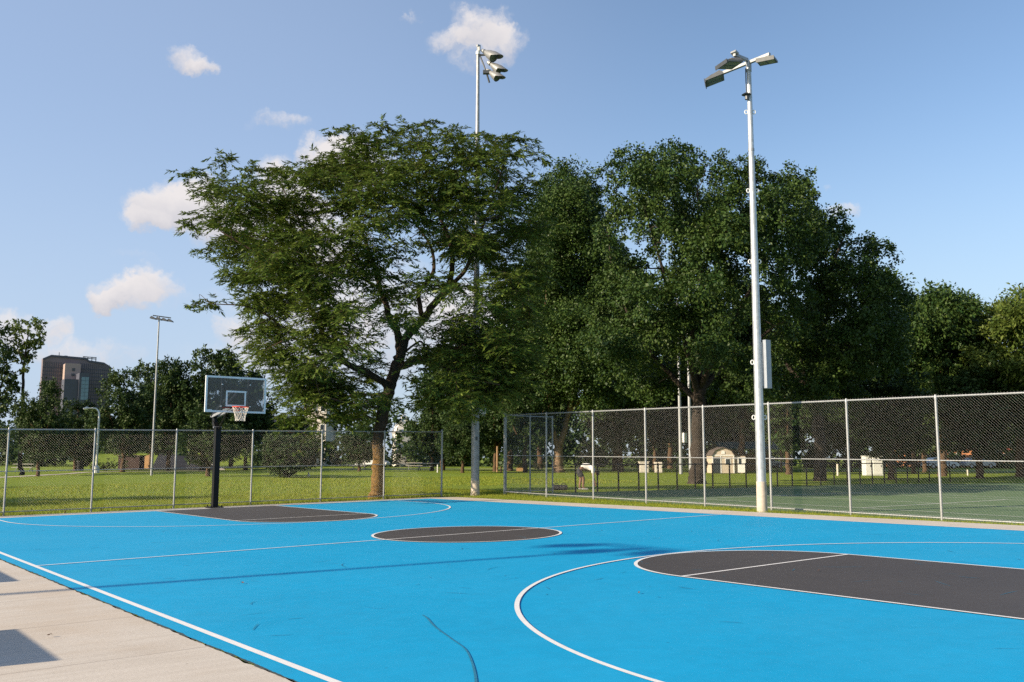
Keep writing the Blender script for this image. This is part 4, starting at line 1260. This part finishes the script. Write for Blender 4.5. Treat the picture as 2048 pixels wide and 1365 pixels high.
# ------------------------------------------------------------------ grass blades near the court
def blades():
    rg = np.random.default_rng(3)
    def patch(x0, x1, y0, y1, n, h0, h1, w):
        x, y = rg.uniform(x0, x1, n), rg.uniform(y0, y1, n)
        return x, y, rg.uniform(h0, h1, n), np.full(n, w)
    sets = [patch(8.93, 11.1, -11, 12.9, 60000, .03, .085, .012), patch(8.7, 12.8, 12.9, 22, 26000, .04, .09, .016), patch(-8, 9, 14.3, 22, 52000, .04, .09, .016),
            patch(-8, 9, 14.15, 14.45, 5000, .05, .16, .014), patch(10.7, 11.15, -11, 12.9, 9000, .05, .15, .012), patch(-6, 30, 22, 40, 40000, .05, .10, .03)]
    x, y, h, w = [np.concatenate(a) for a in zip(*sets)]
    keep = ~((x > 11.1) & (y < 12.9)) & ~((x < 8.95) & (y < 14.1))
    # worn and thin places
    nz_ = np.sin(x * 1.9 + 2 * np.sin(y * .7)) + np.sin(y * 1.3 + x * .4)
    keep &= rg.random(len(x)) < .55 + .22 * nz_
    x, y, h, w = x[keep], y[keep], h[keep], w[keep]; n = len(x)
    a = rg.uniform(0, 2 * np.pi, n); l = rg.normal(size=(n, 2)) * h[:, None] * .45
    b = np.column_stack([x, y, gz(x, y) - .04]); s = np.column_stack([np.cos(a), np.sin(a), 0 * a]) * w[:, None] / 2
    tip = b + np.column_stack([l, h + .01])
    V = np.stack([b - s, b + s, tip], 1).reshape(-1, 3)
    tag(mesh_obj('grass', V, np.arange(3 * n).reshape(-1, 3), 'grassblade'), 'short green grass beside the fences', 'grass', kind='stuff')
blades()
def plant(label, P, R, n, leaf, ll, name='weed_plant', cat='plant', grp=None, stem=True):
    rg = np.random.default_rng(int(abs(P[0] * 1000 + P[1] * 77)) % 9999)
    root = thing(name, label, cat, P, grp)
    clumps = [(*(P + (rg.normal() * R * .5, rg.normal() * R * .5, R * rg.uniform(.4, 1.0))), R * .6, 1.0) for _ in range(5)]
    V, F = broad_leaves(clumps, rg, per=n / max(.05, R * R) , ll=ll, lw=ll * .6)
    mesh_obj('foliage', V, F, leaf, root)
    mb = MB()
    for c in clumps: mb.tube([P, (P + np.array(c[:3])) / 2 + (0, 0, .02), c[:3]], [.006, .005, .003], 4)
    mb.build('stem', 'brownbark', root)
for (x, y, R, lab) in ((9.75, 13.22, .13, 'weeds tucked against the base of the tall grey light pole'), (-3.9, 14.4, .14, 'leafy weed at the fence foot between the leftmost posts'),
                       (-4.9, 14.42, .12, 'small weed at the fence foot near the leftmost post'), (-2.9, 14.4, .12, 'weed at the foot of the second fence post from the left'), (6.8, 14.3, .11, 'weed at the fence foot beside the honey locust trunk')):
    plant(lab, np.array([x, y, float(gz(x, y)) - .02]), R, 26, 'weed', .07)

# ------------------------------------------------------------------ things beyond the fences
def shed():
    D = 83; P = foot(1447, D); ang = math.atan2(RT[1], RT[0])
    root = thing('garden_shed', 'small beige shed with white trim and barn roof seen through the tall fence', 'shed', P)
    X = RT * (1, 1, 0); X = X / np.linalg.norm(X); Yv = np.array([-X[1], X[0], 0]); Zv = np.array([0, 0, 1.0])
    loc = lambda a, b, c: P + X * a + Yv * b + Zv * c
    w, h, dp = 1.95, 1.55, 2.3
    prof = [(-w / 2, 0), (w / 2, 0), (w / 2, h), (w * .36, h + .42), (0, h + .68), (-w * .36, h + .42), (-w / 2, h)]
    MB().prism([loc(a, 0, c) for a, c in prof], Yv * dp).build('wall', 'siding', root)
    rf = [(-w / 2 - .08, h - .03), (-w * .36 - .03, h + .46), (0, h + .75), (w * .36 + .03, h + .46), (w / 2 + .08, h - .03), (w / 2 + .0, h - .03), (w * .36, h + .425), (0, h + .685), (-w * .36, h + .425), (-w / 2, h - .03)]
    MB().prism([loc(a, -.12, c) for a, c in rf], Yv * (dp + .24)).build('roof', 'brownroof', root)
    tr = MB()
    tr.prism([loc(-w / 2 - .02, -.03, h - .04), loc(w / 2 + .02, -.03, h - .04), loc(w / 2 + .02, -.03, h + .06), loc(-w / 2 - .02, -.03, h + .06)], Yv * .04)
    for s in (-w / 2, -.25, w / 2 - .08): tr.prism([loc(s, -.028, 0), loc(s + .08, -.028, 0), loc(s + .08, -.028, h - .05), loc(s, -.028, h - .05)], Yv * .03)
    tr.build('trim', 'trimwhite', root)
    wn = MB().prism([loc(.16, -.035, .75), loc(.66, -.035, .75), loc(.66, -.035, 1.3), loc(.16, -.035, 1.3)], Yv * .03).build('window', 'trimwhite', root)
    MB().prism([loc(.22, -.042, .82), loc(.60, -.042, .82), loc(.60, -.042, 1.24), loc(.22, -.042, 1.24)], Yv * .01).build('pane', 'winglass', wn)
    MB().prism([loc(-.86, -.032, .02), loc(-.26, -.032, .02), loc(-.26, -.032, 1.4), loc(-.86, -.032, 1.4)], Yv * .02).build('door', 'winglass', root)
    MB().prism([loc(-.16, -.04, h + .12), loc(.16, -.04, h + .12), loc(.16, -.04, h + .36), loc(0, -.04, h + .44), loc(-.16, -.04, h + .36)], Yv * .03).build('vent', 'trimwhite', root)
    # white door leaf swung open on the right, with its own glazed window
    dr = MB().prism([loc(w / 2 + .30, -.05, .05), loc(w / 2 + 1.0, -.05, .05), loc(w / 2 + 1.0, -.05, 1.4), loc(w / 2 + .30, -.05, 1.4)], Yv * .05).build('side_door', 'trimwhite', root)
    MB().prism([loc(w / 2 + .38, -.06, .85), loc(w / 2 + .62, -.06, .85), loc(w / 2 + .62, -.06, 1.3), loc(w / 2 + .38, -.06, 1.3)], Yv * .01).build('pane', 'winglass', dr)
    MB().prism([loc(w / 2 + .02, .3, 0), loc(w / 2 + 1.05, .3, 0), loc(w / 2 + 1.05, .3, 1.5), loc(w / 2 + .02, .3, 1.5)], Yv * 1.6).build('lean_to', 'siding', root)
shed()
def shelter():
    D = 92; P = foot(1505, D)
    root = thing('picnic_shelter', 'open shelter with long green metal roof behind the beige shed', 'shelter', P)
    X = RT * (1, 1, 0) / np.linalg.norm(RT * (1, 1, 0)); Yv = np.array([-X[1], X[0], 0]); Z = np.array([0, 0, 1.0])
    prof = [(-.1, 2.25), (2.2, 2.95), (4.5, 2.25), (4.5, 2.17), (2.2, 2.87), (-.1, 2.17)]
    MB().prism([P - X * 3.2 + Yv * b + Z * c for b, c in prof], X * 6.4).build('roof', 'greenroof', root)
    for a in (-2.9, -1, 1, 2.9):
        for b in (.2, 4.2): MB().box(P + X * a + Yv * b + Z * 1.1, (.14, .14, 2.2)).build('post', 'wood', root)
    MB().box(P + Yv * 4.2 + Z * .9, (5.6, .1, 1.7), rz=math.atan2(X[1], X[0])).build('back_wall', 'wood', root)
shelter()
def cabinet(px0, px1, top, D, mat, label, name='utility_cabinet', cat='cabinet', depth=.8, grp=None, cap=True):
    P = foot((px0 + px1) / 2, D); w = (px1 - px0) * D / FPX; h = hgt(top, D) - P[2]; ang = math.atan2(RT[1], RT[0])
    root = thing(name, label, cat, P, grp)
    MB().box(P + (0, 0, h / 2), (w, depth, h), rz=ang).build('body', mat, root, bevel=.02)
    if cap: MB().box(P + (0, 0, h + .025), (w + .08, depth + .08, .05), rz=ang).build('lid', mat, root)
    f = P - np.array([FW[0], FW[1], 0]) / np.linalg.norm(FW[:2]) * (depth / 2 + .012)
    MB().box(f + (0, 0, h * .5), (w * .84, .02, h * .86), rz=ang).build('door', mat, root)
    MB().box(f - np.array([FW[0], FW[1], 0]) * .02 + RT * w * .3 + (0, 0, h * .5), (.04, .03, .16), rz=ang).build('handle', 'lampdark', root)
cabinet(1728, 1740, 912, 73, 'whitemetal', 'narrow pale grey utility cabinet, left of the pair on the lawn')
cabinet(1742, 1763, 912, 73, 'whitemetal', 'wide pale grey utility cabinet, right of the pair on the lawn')
cabinet(1278, 1297, 924, 85, 'boxcream', 'wide cream cabinet left of the two pillars behind the tennis court')
cabinet(1309, 1313.5, 924, 85, 'boxcream', 'narrow cream pillar, left of two, right of the wide cream cabinet', cap=False)
cabinet(1317, 1323.5, 924, 85, 'boxcream', 'cream pillar, right of two, nearest the big maple trunk', cap=False)
def planter():
    P = foot(1040, 92); root = thing('planter_box', 'small orange wooden planter box on the lawn behind the tall fence', 'planter', P)
    ang = math.atan2(RT[1], RT[0])
    for k in range(3): MB().box(P + (0, 0, .06 + .11 * k), (.72, .5, .1), rz=ang).build('board', 'tanwood', root)
    MB().box(P + (0, 0, .33), (.66, .44, .02), rz=ang).build('soil', 'mulch', root)
planter()
def wood_post(px, D, top, w, mat, label, name='wooden_post'):
    P = foot(px, D); h = hgt(top, D) - P[2]
    o = MB().tube([P - (0, 0, .1), P + (0, 0, h - .03), P + (0, 0, h)], [w / 2, w / 2 * .92, w / 2 * .6], 8).build(name, mat)
    tag(o, label, 'post')
wood_post(994.5, 89, 893, .2, 'wood', 'tall pale wooden post in the gap between the two fences')
wood_post(1002, 88, 933, .16, 'wood', 'short wooden post just right of the tall wooden post')
wood_post(1675.5, 74, 926, .16, 'boxcream', 'short cream marker post on the lawn left of the utility cabinets', 'marker_post')
wood_post(1935.5, 76, 938, .12, 'boxcream', 'slim yellow marker post near the right fence bay', 'marker_post')
wood_post(875, 86, 930, .12, 'whitemetal', 'short white post beside the end of the baseline fence', 'marker_post')

def person():
    P = foot(1170, 39.4)
    X = RT * (1, 1, 0); X = X / np.linalg.norm(X); Yv = np.array([-X[1], X[0], 0]); Z = np.array([0, 0, 1.0])
    root = thing('person', 'person in white shirt and dark shorts bending over beyond the tall fence', 'person', P)
    root.scale = (1.12, 1.12, 1.1)
    def skin(name, rows, edges, mat, sub=2, rootidx=0):
        me = bpy.data.meshes.new(name)
        V = [tuple(X * a + Yv * b + Z * c) for a, b, c, _ in rows]
        me.from_pydata(V, edges, []); me.update()
        o = bpy.data.objects.new(name, me); COL.objects.link(o); o.parent = root
        md = o.modifiers.new('skin', 'SKIN'); md.use_smooth_shade = True
        for k, sv in enumerate(me.skin_vertices[0].data):
            r = rows[k][3]; sv.radius = (r, r) if not isinstance(r, tuple) else r
            sv.use_root = (k == rootidx)
        s = o.modifiers.new('sub', 'SUBSURF'); s.levels = sub; s.render_levels = sub
        me.materials.append(M[mat])
        return o
    rows = [(-.22, 0, .80, .125), (-.02, 0, .85, .12), (.18, 0, .84, .125), (.32, 0, .78, .09), (.38, 0, .73, .05), (.44, 0, .67, .075), (.49, 0, .60, .085), (.51, 0, .55, .06),
            (-.22, .10, .74, .09), (-.14, .12, .43, .06), (-.20, .12, .10, .04), (-.10, .13, .035, .035),
            (-.22, -.10, .74, .09), (-.06, -.13, .44, .06), (-.08, -.13, .10, .04), (.03, -.14, .035, .035),
            (.30, .17, .77, .055), (.33, .19, .52, .04), (.36, .16, .30, .028), (.37, .15, .24, .03),
            (.30, -.17, .77, .055), (.28, -.20, .52, .04), (.36, -.17, .32, .028), (.38, -.16, .26, .03)]
    ed = [(0, 1), (1, 2), (2, 3), (3, 4), (4, 5), (5, 6), (6, 7), (0, 8), (8, 9), (9, 10), (10, 11), (0, 12), (12, 13), (13, 14), (14, 15), (3, 16), (16, 17), (17, 18), (18, 19), (3, 20), (20, 21), (21, 22), (22, 23)]
    for s, h0 in ((1, 19), (-1, 23)):                                # five fingers on each hand
        hx, hy, hz, _ = rows[h0]
        for k, (da, dl) in enumerate(((-.022, .07), (-.008, .085), (.006, .08), (.02, .065))):
            i = len(rows); rows.append((hx + da, hy, hz - .04, .009)); rows.append((hx + da + .012, hy - s * .006, hz - .04 - dl, .007)); ed += [(h0, i), (i, i + 1)]
        i = len(rows); rows.append((hx + .03, hy - s * .02, hz - .01, .010)); rows.append((hx + .045, hy - s * .03, hz - .05, .008)); ed += [(h0, i), (i, i + 1)]
    skin('body', rows, ed, 'skin')
    skin('shirt', [(-.16, 0, .835, .15), (.02, 0, .885, .145), (.18, 0, .87, .15), (.31, 0, .80, .115), (.30, .17, .77, .075), (.325, .185, .60, .06), (.30, -.17, .77, .075), (.285, -.19, .60, .06)], [(0, 1), (1, 2), (2, 3), (3, 4), (4, 5), (3, 6), (6, 7)], 'shirt')
    skin('shorts', [(-.17, 0, .83, .148), (-.25, 0, .79, .145), (-.22, .105, .68, .11), (-.165, .12, .48, .09), (-.22, -.105, .68, .11), (-.10, -.13, .48, .09)], [(0, 1), (1, 2), (2, 3), (1, 4), (4, 5)], 'shorts')
    skin('hair', [(.445, 0, .71, .07), (.485, 0, .655, .088), (.52, 0, .60, .06)], [(0, 1), (1, 2)], 'hair', 2)
    for s, a in ((.13, -.14), (-.14, -.02)):
        MB().box(P + X * (a + .02) + Yv * s + Z * .035, (.22, .08, .06), rz=math.atan2(X[1], X[0])).build('shoe', 'shoe', root, bevel=.02)
person()
for (px, lab) in ((1112, 'black sports bag on the ground, left of the two by the bending person'), (1127, 'black sports bag on the ground, right of the two by the bending person')):
    P = foot(px, 38.8); X = RT * (1, 1, 0) / np.linalg.norm(RT * (1, 1, 0))
    root = thing('sports_bag', lab, 'bag', P, 'bags by the bending person')
    MB().tube([P + X * a + (0, 0, .11) for a in (-.17, -.15, 0, .15, .17)], [.03, .11, .125, .11, .03], 10).build('body', 'bagcloth', root, True)
    MB().tube([P + X * .1 * math.cos(q) + (0, 0, .21 + .08 * math.sin(q)) for q in np.linspace(0, math.pi, 8)], .012, 6).build('handle', 'bagcloth', root)

def car(P, yaw, paint, label, kind='sedan'):
    root = thing('parked_car', label, 'car', P, 'parked cars beyond the park')
    c, s = math.cos(yaw), math.sin(yaw)
    loc = lambda a, b, z: P + np.array([a * c - b * s, a * s + b * c, z])
    low = [(-2.2, .35), (-2.15, .75), (-1.7, .92), (-1.2, .95), (.9, .95), (1.9, .82), (2.2, .6), (2.2, .3)]
    MB().prism([loc(a, -.85, z) for a, z in low], loc(0, .85, 0) - loc(0, -.85, 0)).build('body', paint, root, bevel=.05)
    cab = [(-1.75, .93), (-1.15, 1.42), (.1, 1.45), (.95, .95)]
    MB().prism([loc(a, -.76, z) for a, z in cab], loc(0, .76, 0) - loc(0, -.76, 0)).build('cabin', paint, root, bevel=.05)
    for sd in (-1, 1):
        w = MB()
        for q in ([(-1.5, .98), (-1.08, 1.34), (-.45, 1.36), (-.45, .98)], [(-.37, .98), (-.37, 1.36), (.08, 1.37), (.72, .98)]):
            w.prism([loc(a, sd * .765, z) for a, z in q], loc(0, sd * .01, 0) - loc(0, 0, 0))
        w.build('window', 'carwindow', root)
        for a in (-1.35, 1.4):
            wh = MB().cyl(loc(a, sd * .70, .32), loc(a, sd * .88, .32), .32, n=16).build('wheel', 'rubber', root)
            MB().cyl(loc(a, sd * .875, .32), loc(a, sd * .89, .32), .19, n=12).build('rim', 'hub', wh)
        MB().box(loc(2.19, sd * .6, .62), (.06, .3, .14), rz=yaw).build('headlight', 'trimwhite', root)
ya = math.atan2(RT[1], RT[0])
car(foot(1880, 122), ya + .1, 'carpaint', 'white car parked beyond the lawn near the right fence post')
car(foot(1955, 128), ya + .1, 'silverpaint', 'silver car parked right of the white car, half hidden by a trunk')
car(foot(745, 125), ya - .2, 'carpaint', 'white car left of the honey locust trunk, far behind the fence')
car(foot(1534, 124), ya + .2, 'silverpaint', 'silver car right of the bright light pole, far across the lawn')

def building(px0, px1, top, D, depth, wall, roof, label, win=(0, 0), name='building', roofh=.4, base_off=0):
    P = foot((px0 + px1) / 2, D); w = (px1 - px0) * D / FPX; h = hgt(top, D) - P[2]; ang = math.atan2(RT[1], RT[0])
    X = np.array([math.cos(ang), math.sin(ang), 0]); Yv = np.array([-X[1], X[0], 0]); Z = np.array([0, 0, 1.0])
    root = thing(name, label, 'building', P)
    MB().box(P + Yv * depth / 2 + Z * (h - roofh) / 2, (w, depth, h - roofh), rz=ang).build('wall', wall, root)
    MB().box(P + Yv * depth / 2 + Z * (h - roofh / 2), (w + .5, depth + .5, roofh), rz=ang).build('roof', roof, root)
    nx, nz = win
    for i in range(nx):
        for j in range(nz):
            c = P + X * ((i + .5) / nx - .5) * w + Z * ((j + .55) / nz * (h - roofh)) - Yv * .02
            wn = MB().box(c, (w / nx * .55, .08, (h - roofh) / nz * .5), rz=ang).build('window', 'trimwhite', root)
            MB().box(c - Yv * .045, (w / nx * .46, .02, (h - roofh) / nz * .42), rz=ang).build('pane', 'winglass', wn)
    return root
building(1822, 1925, 888, 148, 14, 'brick', 'redroof', 'low orange brick building behind the white car', (7, 1), roofh=.7)
building(1945, 2100, 890, 152, 14, 'brick', 'redroof', 'low brick building with red roof at the right edge', (9, 1), roofh=.7)
building(522, 580, 832, 150, 12, 'mauvedark', 'navy', 'low building with a deep navy roof right of the backboard', (5, 1), roofh=1.5)
building(604, 650, 786, 150, 10, 'cream', 'cream', 'cream building mostly hidden behind the honey locust foliage', (3, 3), roofh=.5)
def pyramid():
    D = 140; P = foot(806, D); ang = math.atan2(RT[1], RT[0]) + .35
    root = thing('pavilion', 'white pavilion with steep pyramid roof right of the honey locust trunk', 'building', P)
    h = hgt(868, D); w = 3.2
    MB().box(P + (0, 0, h / 2), (w - .4, w - .4, h), rz=ang).build('wall', 'whitewall', root)
    c, s = math.cos(ang), math.sin(ang)
    cs = [P + (x * c - y * s, x * s + y * c, h) for x, y in ((-w / 2, -w / 2), (w / 2, -w / 2), (w / 2, w / 2), (-w / 2, w / 2))]
    ap = P + (0, 0, hgt(826, D))
    MB().add(cs + [ap], [(0, 1, 4), (1, 2, 4), (2, 3, 4), (3, 0, 4), (3, 2, 1, 0)]).build('roof', 'whitewall', root)
    MB().cyl(ap - (0, 0, .1), ap + (0, 0, .6), .05, n=6).build('finial', 'galv', root)
pyramid()

def tower():
    D = 420; mm = D / FPX; P = foot(145, D); ang = math.atan2(RT[1], RT[0]) + math.radians(34)
    X = np.array([math.cos(ang), math.sin(ang), 0]) * .80 / math.cos(math.radians(34)); Yv = np.array([-X[1], X[0], 0]) * math.cos(math.radians(34)) / .80; Z = np.array([0, 0, 1.0])
    root = thing('office_tower', 'big mauve grey office block with chamfered roof above the left trees', 'building', P)
    pt = lambda px, py, b=0: P + X * (px - 147) * mm + Yv * b + Z * (hgt(py, D) - P[2])
    g0 = 930
    outl = [(79, g0), (213, g0), (213, 731), (207, 727), (198, 722), (168, 719), (161, 714), (95, 712), (80, 720)]
    MB().prism([pt(x, y) for x, y in outl], Yv * 4).build('wall', 'mauve', root)
    mb = MB()                                                          # dark roof band with fins
    band = [(79.5, 724), (95, 716), (161, 718), (168, 723), (198, 726), (198, 722), (168, 719), (161, 714), (95, 712), (79.5, 720)]
    mb.prism([pt(x, y, -.35) for x, y in band], Yv * .3)
    mb.build('roof_band', 'mauvedark', root)
    fr = MB()
    for i in range(32):
        x = 81 + i * 4.1
        if 116 < x < 150: continue
        fr.prism([pt(x, 726, -.2), pt(x + .7, 726, -.2), pt(x + .7, 880, -.2), pt(x, 880, -.2)], Yv * .18)
    fr.build('fins', 'mauvedark', root)
    wn = MB()
    for j in range(13):
        y = 737 + j * 7.5
        wn.prism([pt(80, y + 1.4, -.12), pt(212, y + 1.4, -.12), pt(212, y, -.12), pt(80, y, -.12)], Yv * .1)
    wn.build('window_bands', 'mauvedark', root)
    MB().prism([pt(118, g0, -6), pt(148, g0, -6), pt(148, 731, -6), pt(146, 729.5, -6), pt(120, 729.5, -6), pt(118, 731, -6)], Yv * 5.5).build('stair_tower', 'rose', root)
    s = MB()
    for a, b in (((132, 745), (137, 739)), ((131, 755), (137, 750))): s.prism([pt(a[0], a[1], -6.2), pt(b[0], a[1], -6.2), pt(b[0], b[1], -6.2), pt(a[0], b[1], -6.2)], Yv * .1)
    s.build('stair_windows', 'winglass', root)
    MB().prism([pt(113, g0, -14), pt(142, g0, -14), pt(142, 764, -14), pt(113, 764, -14)], Yv * 7.4).build('front_block', 'mauvedark', root)
    MB().prism([pt(139.5, g0, -15), pt(158.5, g0, -15), pt(158.5, 751, -15), pt(139.5, 751, -15)], Yv * 8).build('glass_tower', 'mauvedark', root)
    gm = MB()
    for j in range(6):
        for i in range(2):
            x, y = 144 + i * 7, 759 + j * 7.6
            gm.prism([pt(x, y + 7.1, -15.2), pt(x + 6.6, y + 7.1, -15.2), pt(x + 6.6, y, -15.2), pt(x, y, -15.2)], Yv * .1)
    gm.build('glass_panes', 'towerglass', root)
    an = MB()
    for y in (709.5, 712.5): an.beam(pt(160, y, 6), pt(187, y + .6, 6), .35)
    for x in (162, 170, 178, 186): an.beam(pt(x, 720, 6), pt(x, 709, 6), .3)
    an.build('roof_antenna', 'lampdark', root)
    mt_ = MB(); mt_.beam(pt(113, 713, 5), pt(113, 704, 5), .25); mt_.beam(pt(126, 713, 5), pt(126, 710, 5), 1.2)
    mt_.build('mast', 'lampdark', root)
M['towerglass'] = plain('pale_tower_glass', (.12, .20, .25), .15, .2, .1, .3)
tower()

def picnic_table(px, D, label, rz=0.0):
    P = foot(px, D); root = thing('picnic_table', label, 'picnic table', P, 'picnic tables in the park')
    ang = math.atan2(RT[1], RT[0]) + rz
    X = np.array([math.cos(ang), math.sin(ang), 0]); Yv = np.array([-X[1], X[0], 0])
    MB().box(P + (0, 0, .74), (1.8, .75, .05), rz=ang).build('tabletop', 'boxcream', root)
    for s in (-1, 1):
        MB().box(P + Yv * .68 * s + (0, 0, .44), (1.8, .26, .05), rz=ang).build('bench', 'boxcream', root)
        lg = MB(); lg.beam(P + X * .6 * s - Yv * .6, P + X * .6 * s + Yv * .2 + (0, 0, .72), .06); lg.beam(P + X * .6 * s + Yv * .6, P + X * .6 * s - Yv * .2 + (0, 0, .72), .06)
        lg.build('leg', 'galv', root)
picnic_table(828, 102, 'picnic table right of the honey locust trunk, left of two', .1)
picnic_table(850, 96, 'picnic table near the fence end, right of two', -.1)
picnic_table(48, 88, 'picnic table at the foot of the left trees', .2)
picnic_table(718, 100, 'picnic table left of the honey locust trunk', 0)

# road, path and planting at far left
def strip_px(name, rows, mat, dz):
    mb = MB(); V = []
    for (px0, px1, D) in rows:
        for px in (px0, px1):
            P = foot(px, D); V.append((P[0], P[1], gz(P[0], P[1]) + dz))
    mb.add(V, [(2 * i, 2 * i + 1, 2 * i + 3, 2 * i + 2) for i in range(len(rows) - 1)])
    return struct(mb.build(name, mat))
def rise_px(name, rows, mat, dz):
    mb = MB(); V = []
    for (a, b_, D, h) in rows:
        for px in (a, b_):
            P = foot(px, D); V.append((P[0], P[1], gz(P[0], P[1]) + dz + h))
    mb.add(V, [(2 * i, 2 * i + 1, 2 * i + 3, 2 * i + 2) for i in range(len(rows) - 1)])
    return struct(mb.build(name, mat))
rise_px('embankment', [(170, 560, 97, -.12), (175, 545, 106, .25), (185, 530, 116, .85), (195, 515, 130, 1.7), (205, 500, 150, 2.7), (205, 500, 160, -.5)], 'lawn', 0)
rise_px('road', [(305, 440, 98, -.05), (305, 430, 106, .25), (310, 406, 116, .85), (316, 378, 130, 1.7), (318, 364, 150, 2.7)], 'asphalt', .02)
rise_px('kerb', [(440, 452, 98, -.05), (430, 439, 106, .25), (406, 413, 116, .85), (378, 383, 130, 1.7), (364, 368, 150, 2.7)], 'concrete', .03)
def path(pts, w, name):
    mb = MB(); Pp = smoothline([foot(px, D)[:2] for px, D in pts], 6)
    ribbon(Pp, w, -.015, mb=mb)
    return struct(mb.build(name, 'concrete'))
path([(-60, 66), (40, 72), (130, 79), (240, 87), (420, 93)], 1.3, 'path')
path([(640, 108), (820, 110), (1000, 112), (1200, 118), (1500, 122)], 1.6, 'path')
path([(1560, 112), (1750, 108), (2060, 100)], 1.4, 'path')
sb = [(205, 92, .9, 'redleaf', 'russet flowering shrub beside the street lamp'), (222, 94, .8, 'weed', 'green shrub right of the russet shrub'), (190, 93, .6, 'lightleaf', 'pale shrub left of the street lamp'),
      (1041, 96, .55, 'yellowleaf', 'yellow flowering shrub above the orange planter box'), (1082, 97, .6, 'yellowleaf', 'yellow flowering shrub left of the pale forked trunk'), (1168, 99, .5, 'weed', 'green shrub behind the bending person')]
for (px, D, R, lf, lab) in sb:
    plant(lab, foot(px, D), R, 160, lf, .18, 'shrub', 'shrub')
def boards():
    P = foot(284, 100); root = thing('wooden_screen', 'tan wooden board screen left of the far light pole foot', 'screen', P)
    ang = math.atan2(RT[1], RT[0]); X = np.array([math.cos(ang), math.sin(ang), 0])
    MB().box(P + (0, 0, .8), (1.5, .06, 1.4), rz=ang).build('boards', 'tanwood', root)
    for s in (-.72, .72): MB().box(P + X * s + (0, 0, .8), (.1, .12, 1.6), rz=ang).build('post', 'wood', root)
    P = foot(262, 98); root = thing('storage_shed', 'dark red low shed beside the tan board screen', 'shed', P)
    MB().box(P + (0, 0, .7), (2.2, 1.4, 1.4), rz=ang).build('wall', 'redwood', root)
    MB().box(P + (0, 0, 1.45), (2.4, 1.6, .1), rz=ang).build('roof', 'brownroof', root)
    P = foot(160, 90); root = thing('trash_bin', 'black trash bin left of the street lamp', 'bin', P)
    MB().cyl(P, P + (0, 0, .85), .3, .33, 14).build('body', 'black', root); MB().tube([P + (0, 0, .86), P + (0, 0, .95), P + (0, 0, 1.0)], [.36, .33, .1], 14).build('lid', 'black', root)
boards()
for (px, D, m_, lab) in ((573, 66, 'conered', 'small orange marker cone at the edge of the shade behind the fence'), (617, 66, 'trimwhite', 'small white marker cone right of the orange cone')):
    P = foot(px, D); root = thing('marker_cone', lab, 'cone', P, 'marker cones on the lawn')
    MB().box(P + (0, 0, .015), (.22, .22, .03)).build('base', m_, root); MB().cyl(P + (0, 0, .03), P + (0, 0, .3), .09, .03, 12).build('cone', m_, root)

# fallen leaves on the court
for (x, y, a, lab) in ((-.18, -7.9, .4, 'dry brown leaf on the near edge of the near key'), (-3.2, -7.7, 1.1, 'dry leaf on the blue paint inside the three point line'), (-6.1, -3.9, 2.2, 'dry leaf on the blue paint near the left sideline'), (-8.7, -6.0, .3, 'dry twig leaf on the concrete walkway')):
    z = float(gz(x, y)); c, s = math.cos(a), math.sin(a)
    q = np.array([(-.035, 0, .012), (-.01, .02, .004), (.03, .012, .014), (.045, 0, .004), (.025, -.018, .018), (-.015, -.015, .006)])
    q = q * (.6, .6, 1) @ np.array([[c, s, 0], [-s, c, 0], [0, 0, 1]]) + (x, y, z + .008)
    o = MB().add(np.concatenate([q, q + (0, 0, .0015)]), [(0, 5, 4, 1), (1, 4, 3, 2), (6, 7, 10, 11), (7, 8, 9, 10)]).build('fallen_leaf', 'deadleaf')
    tag(o, lab, 'leaf')
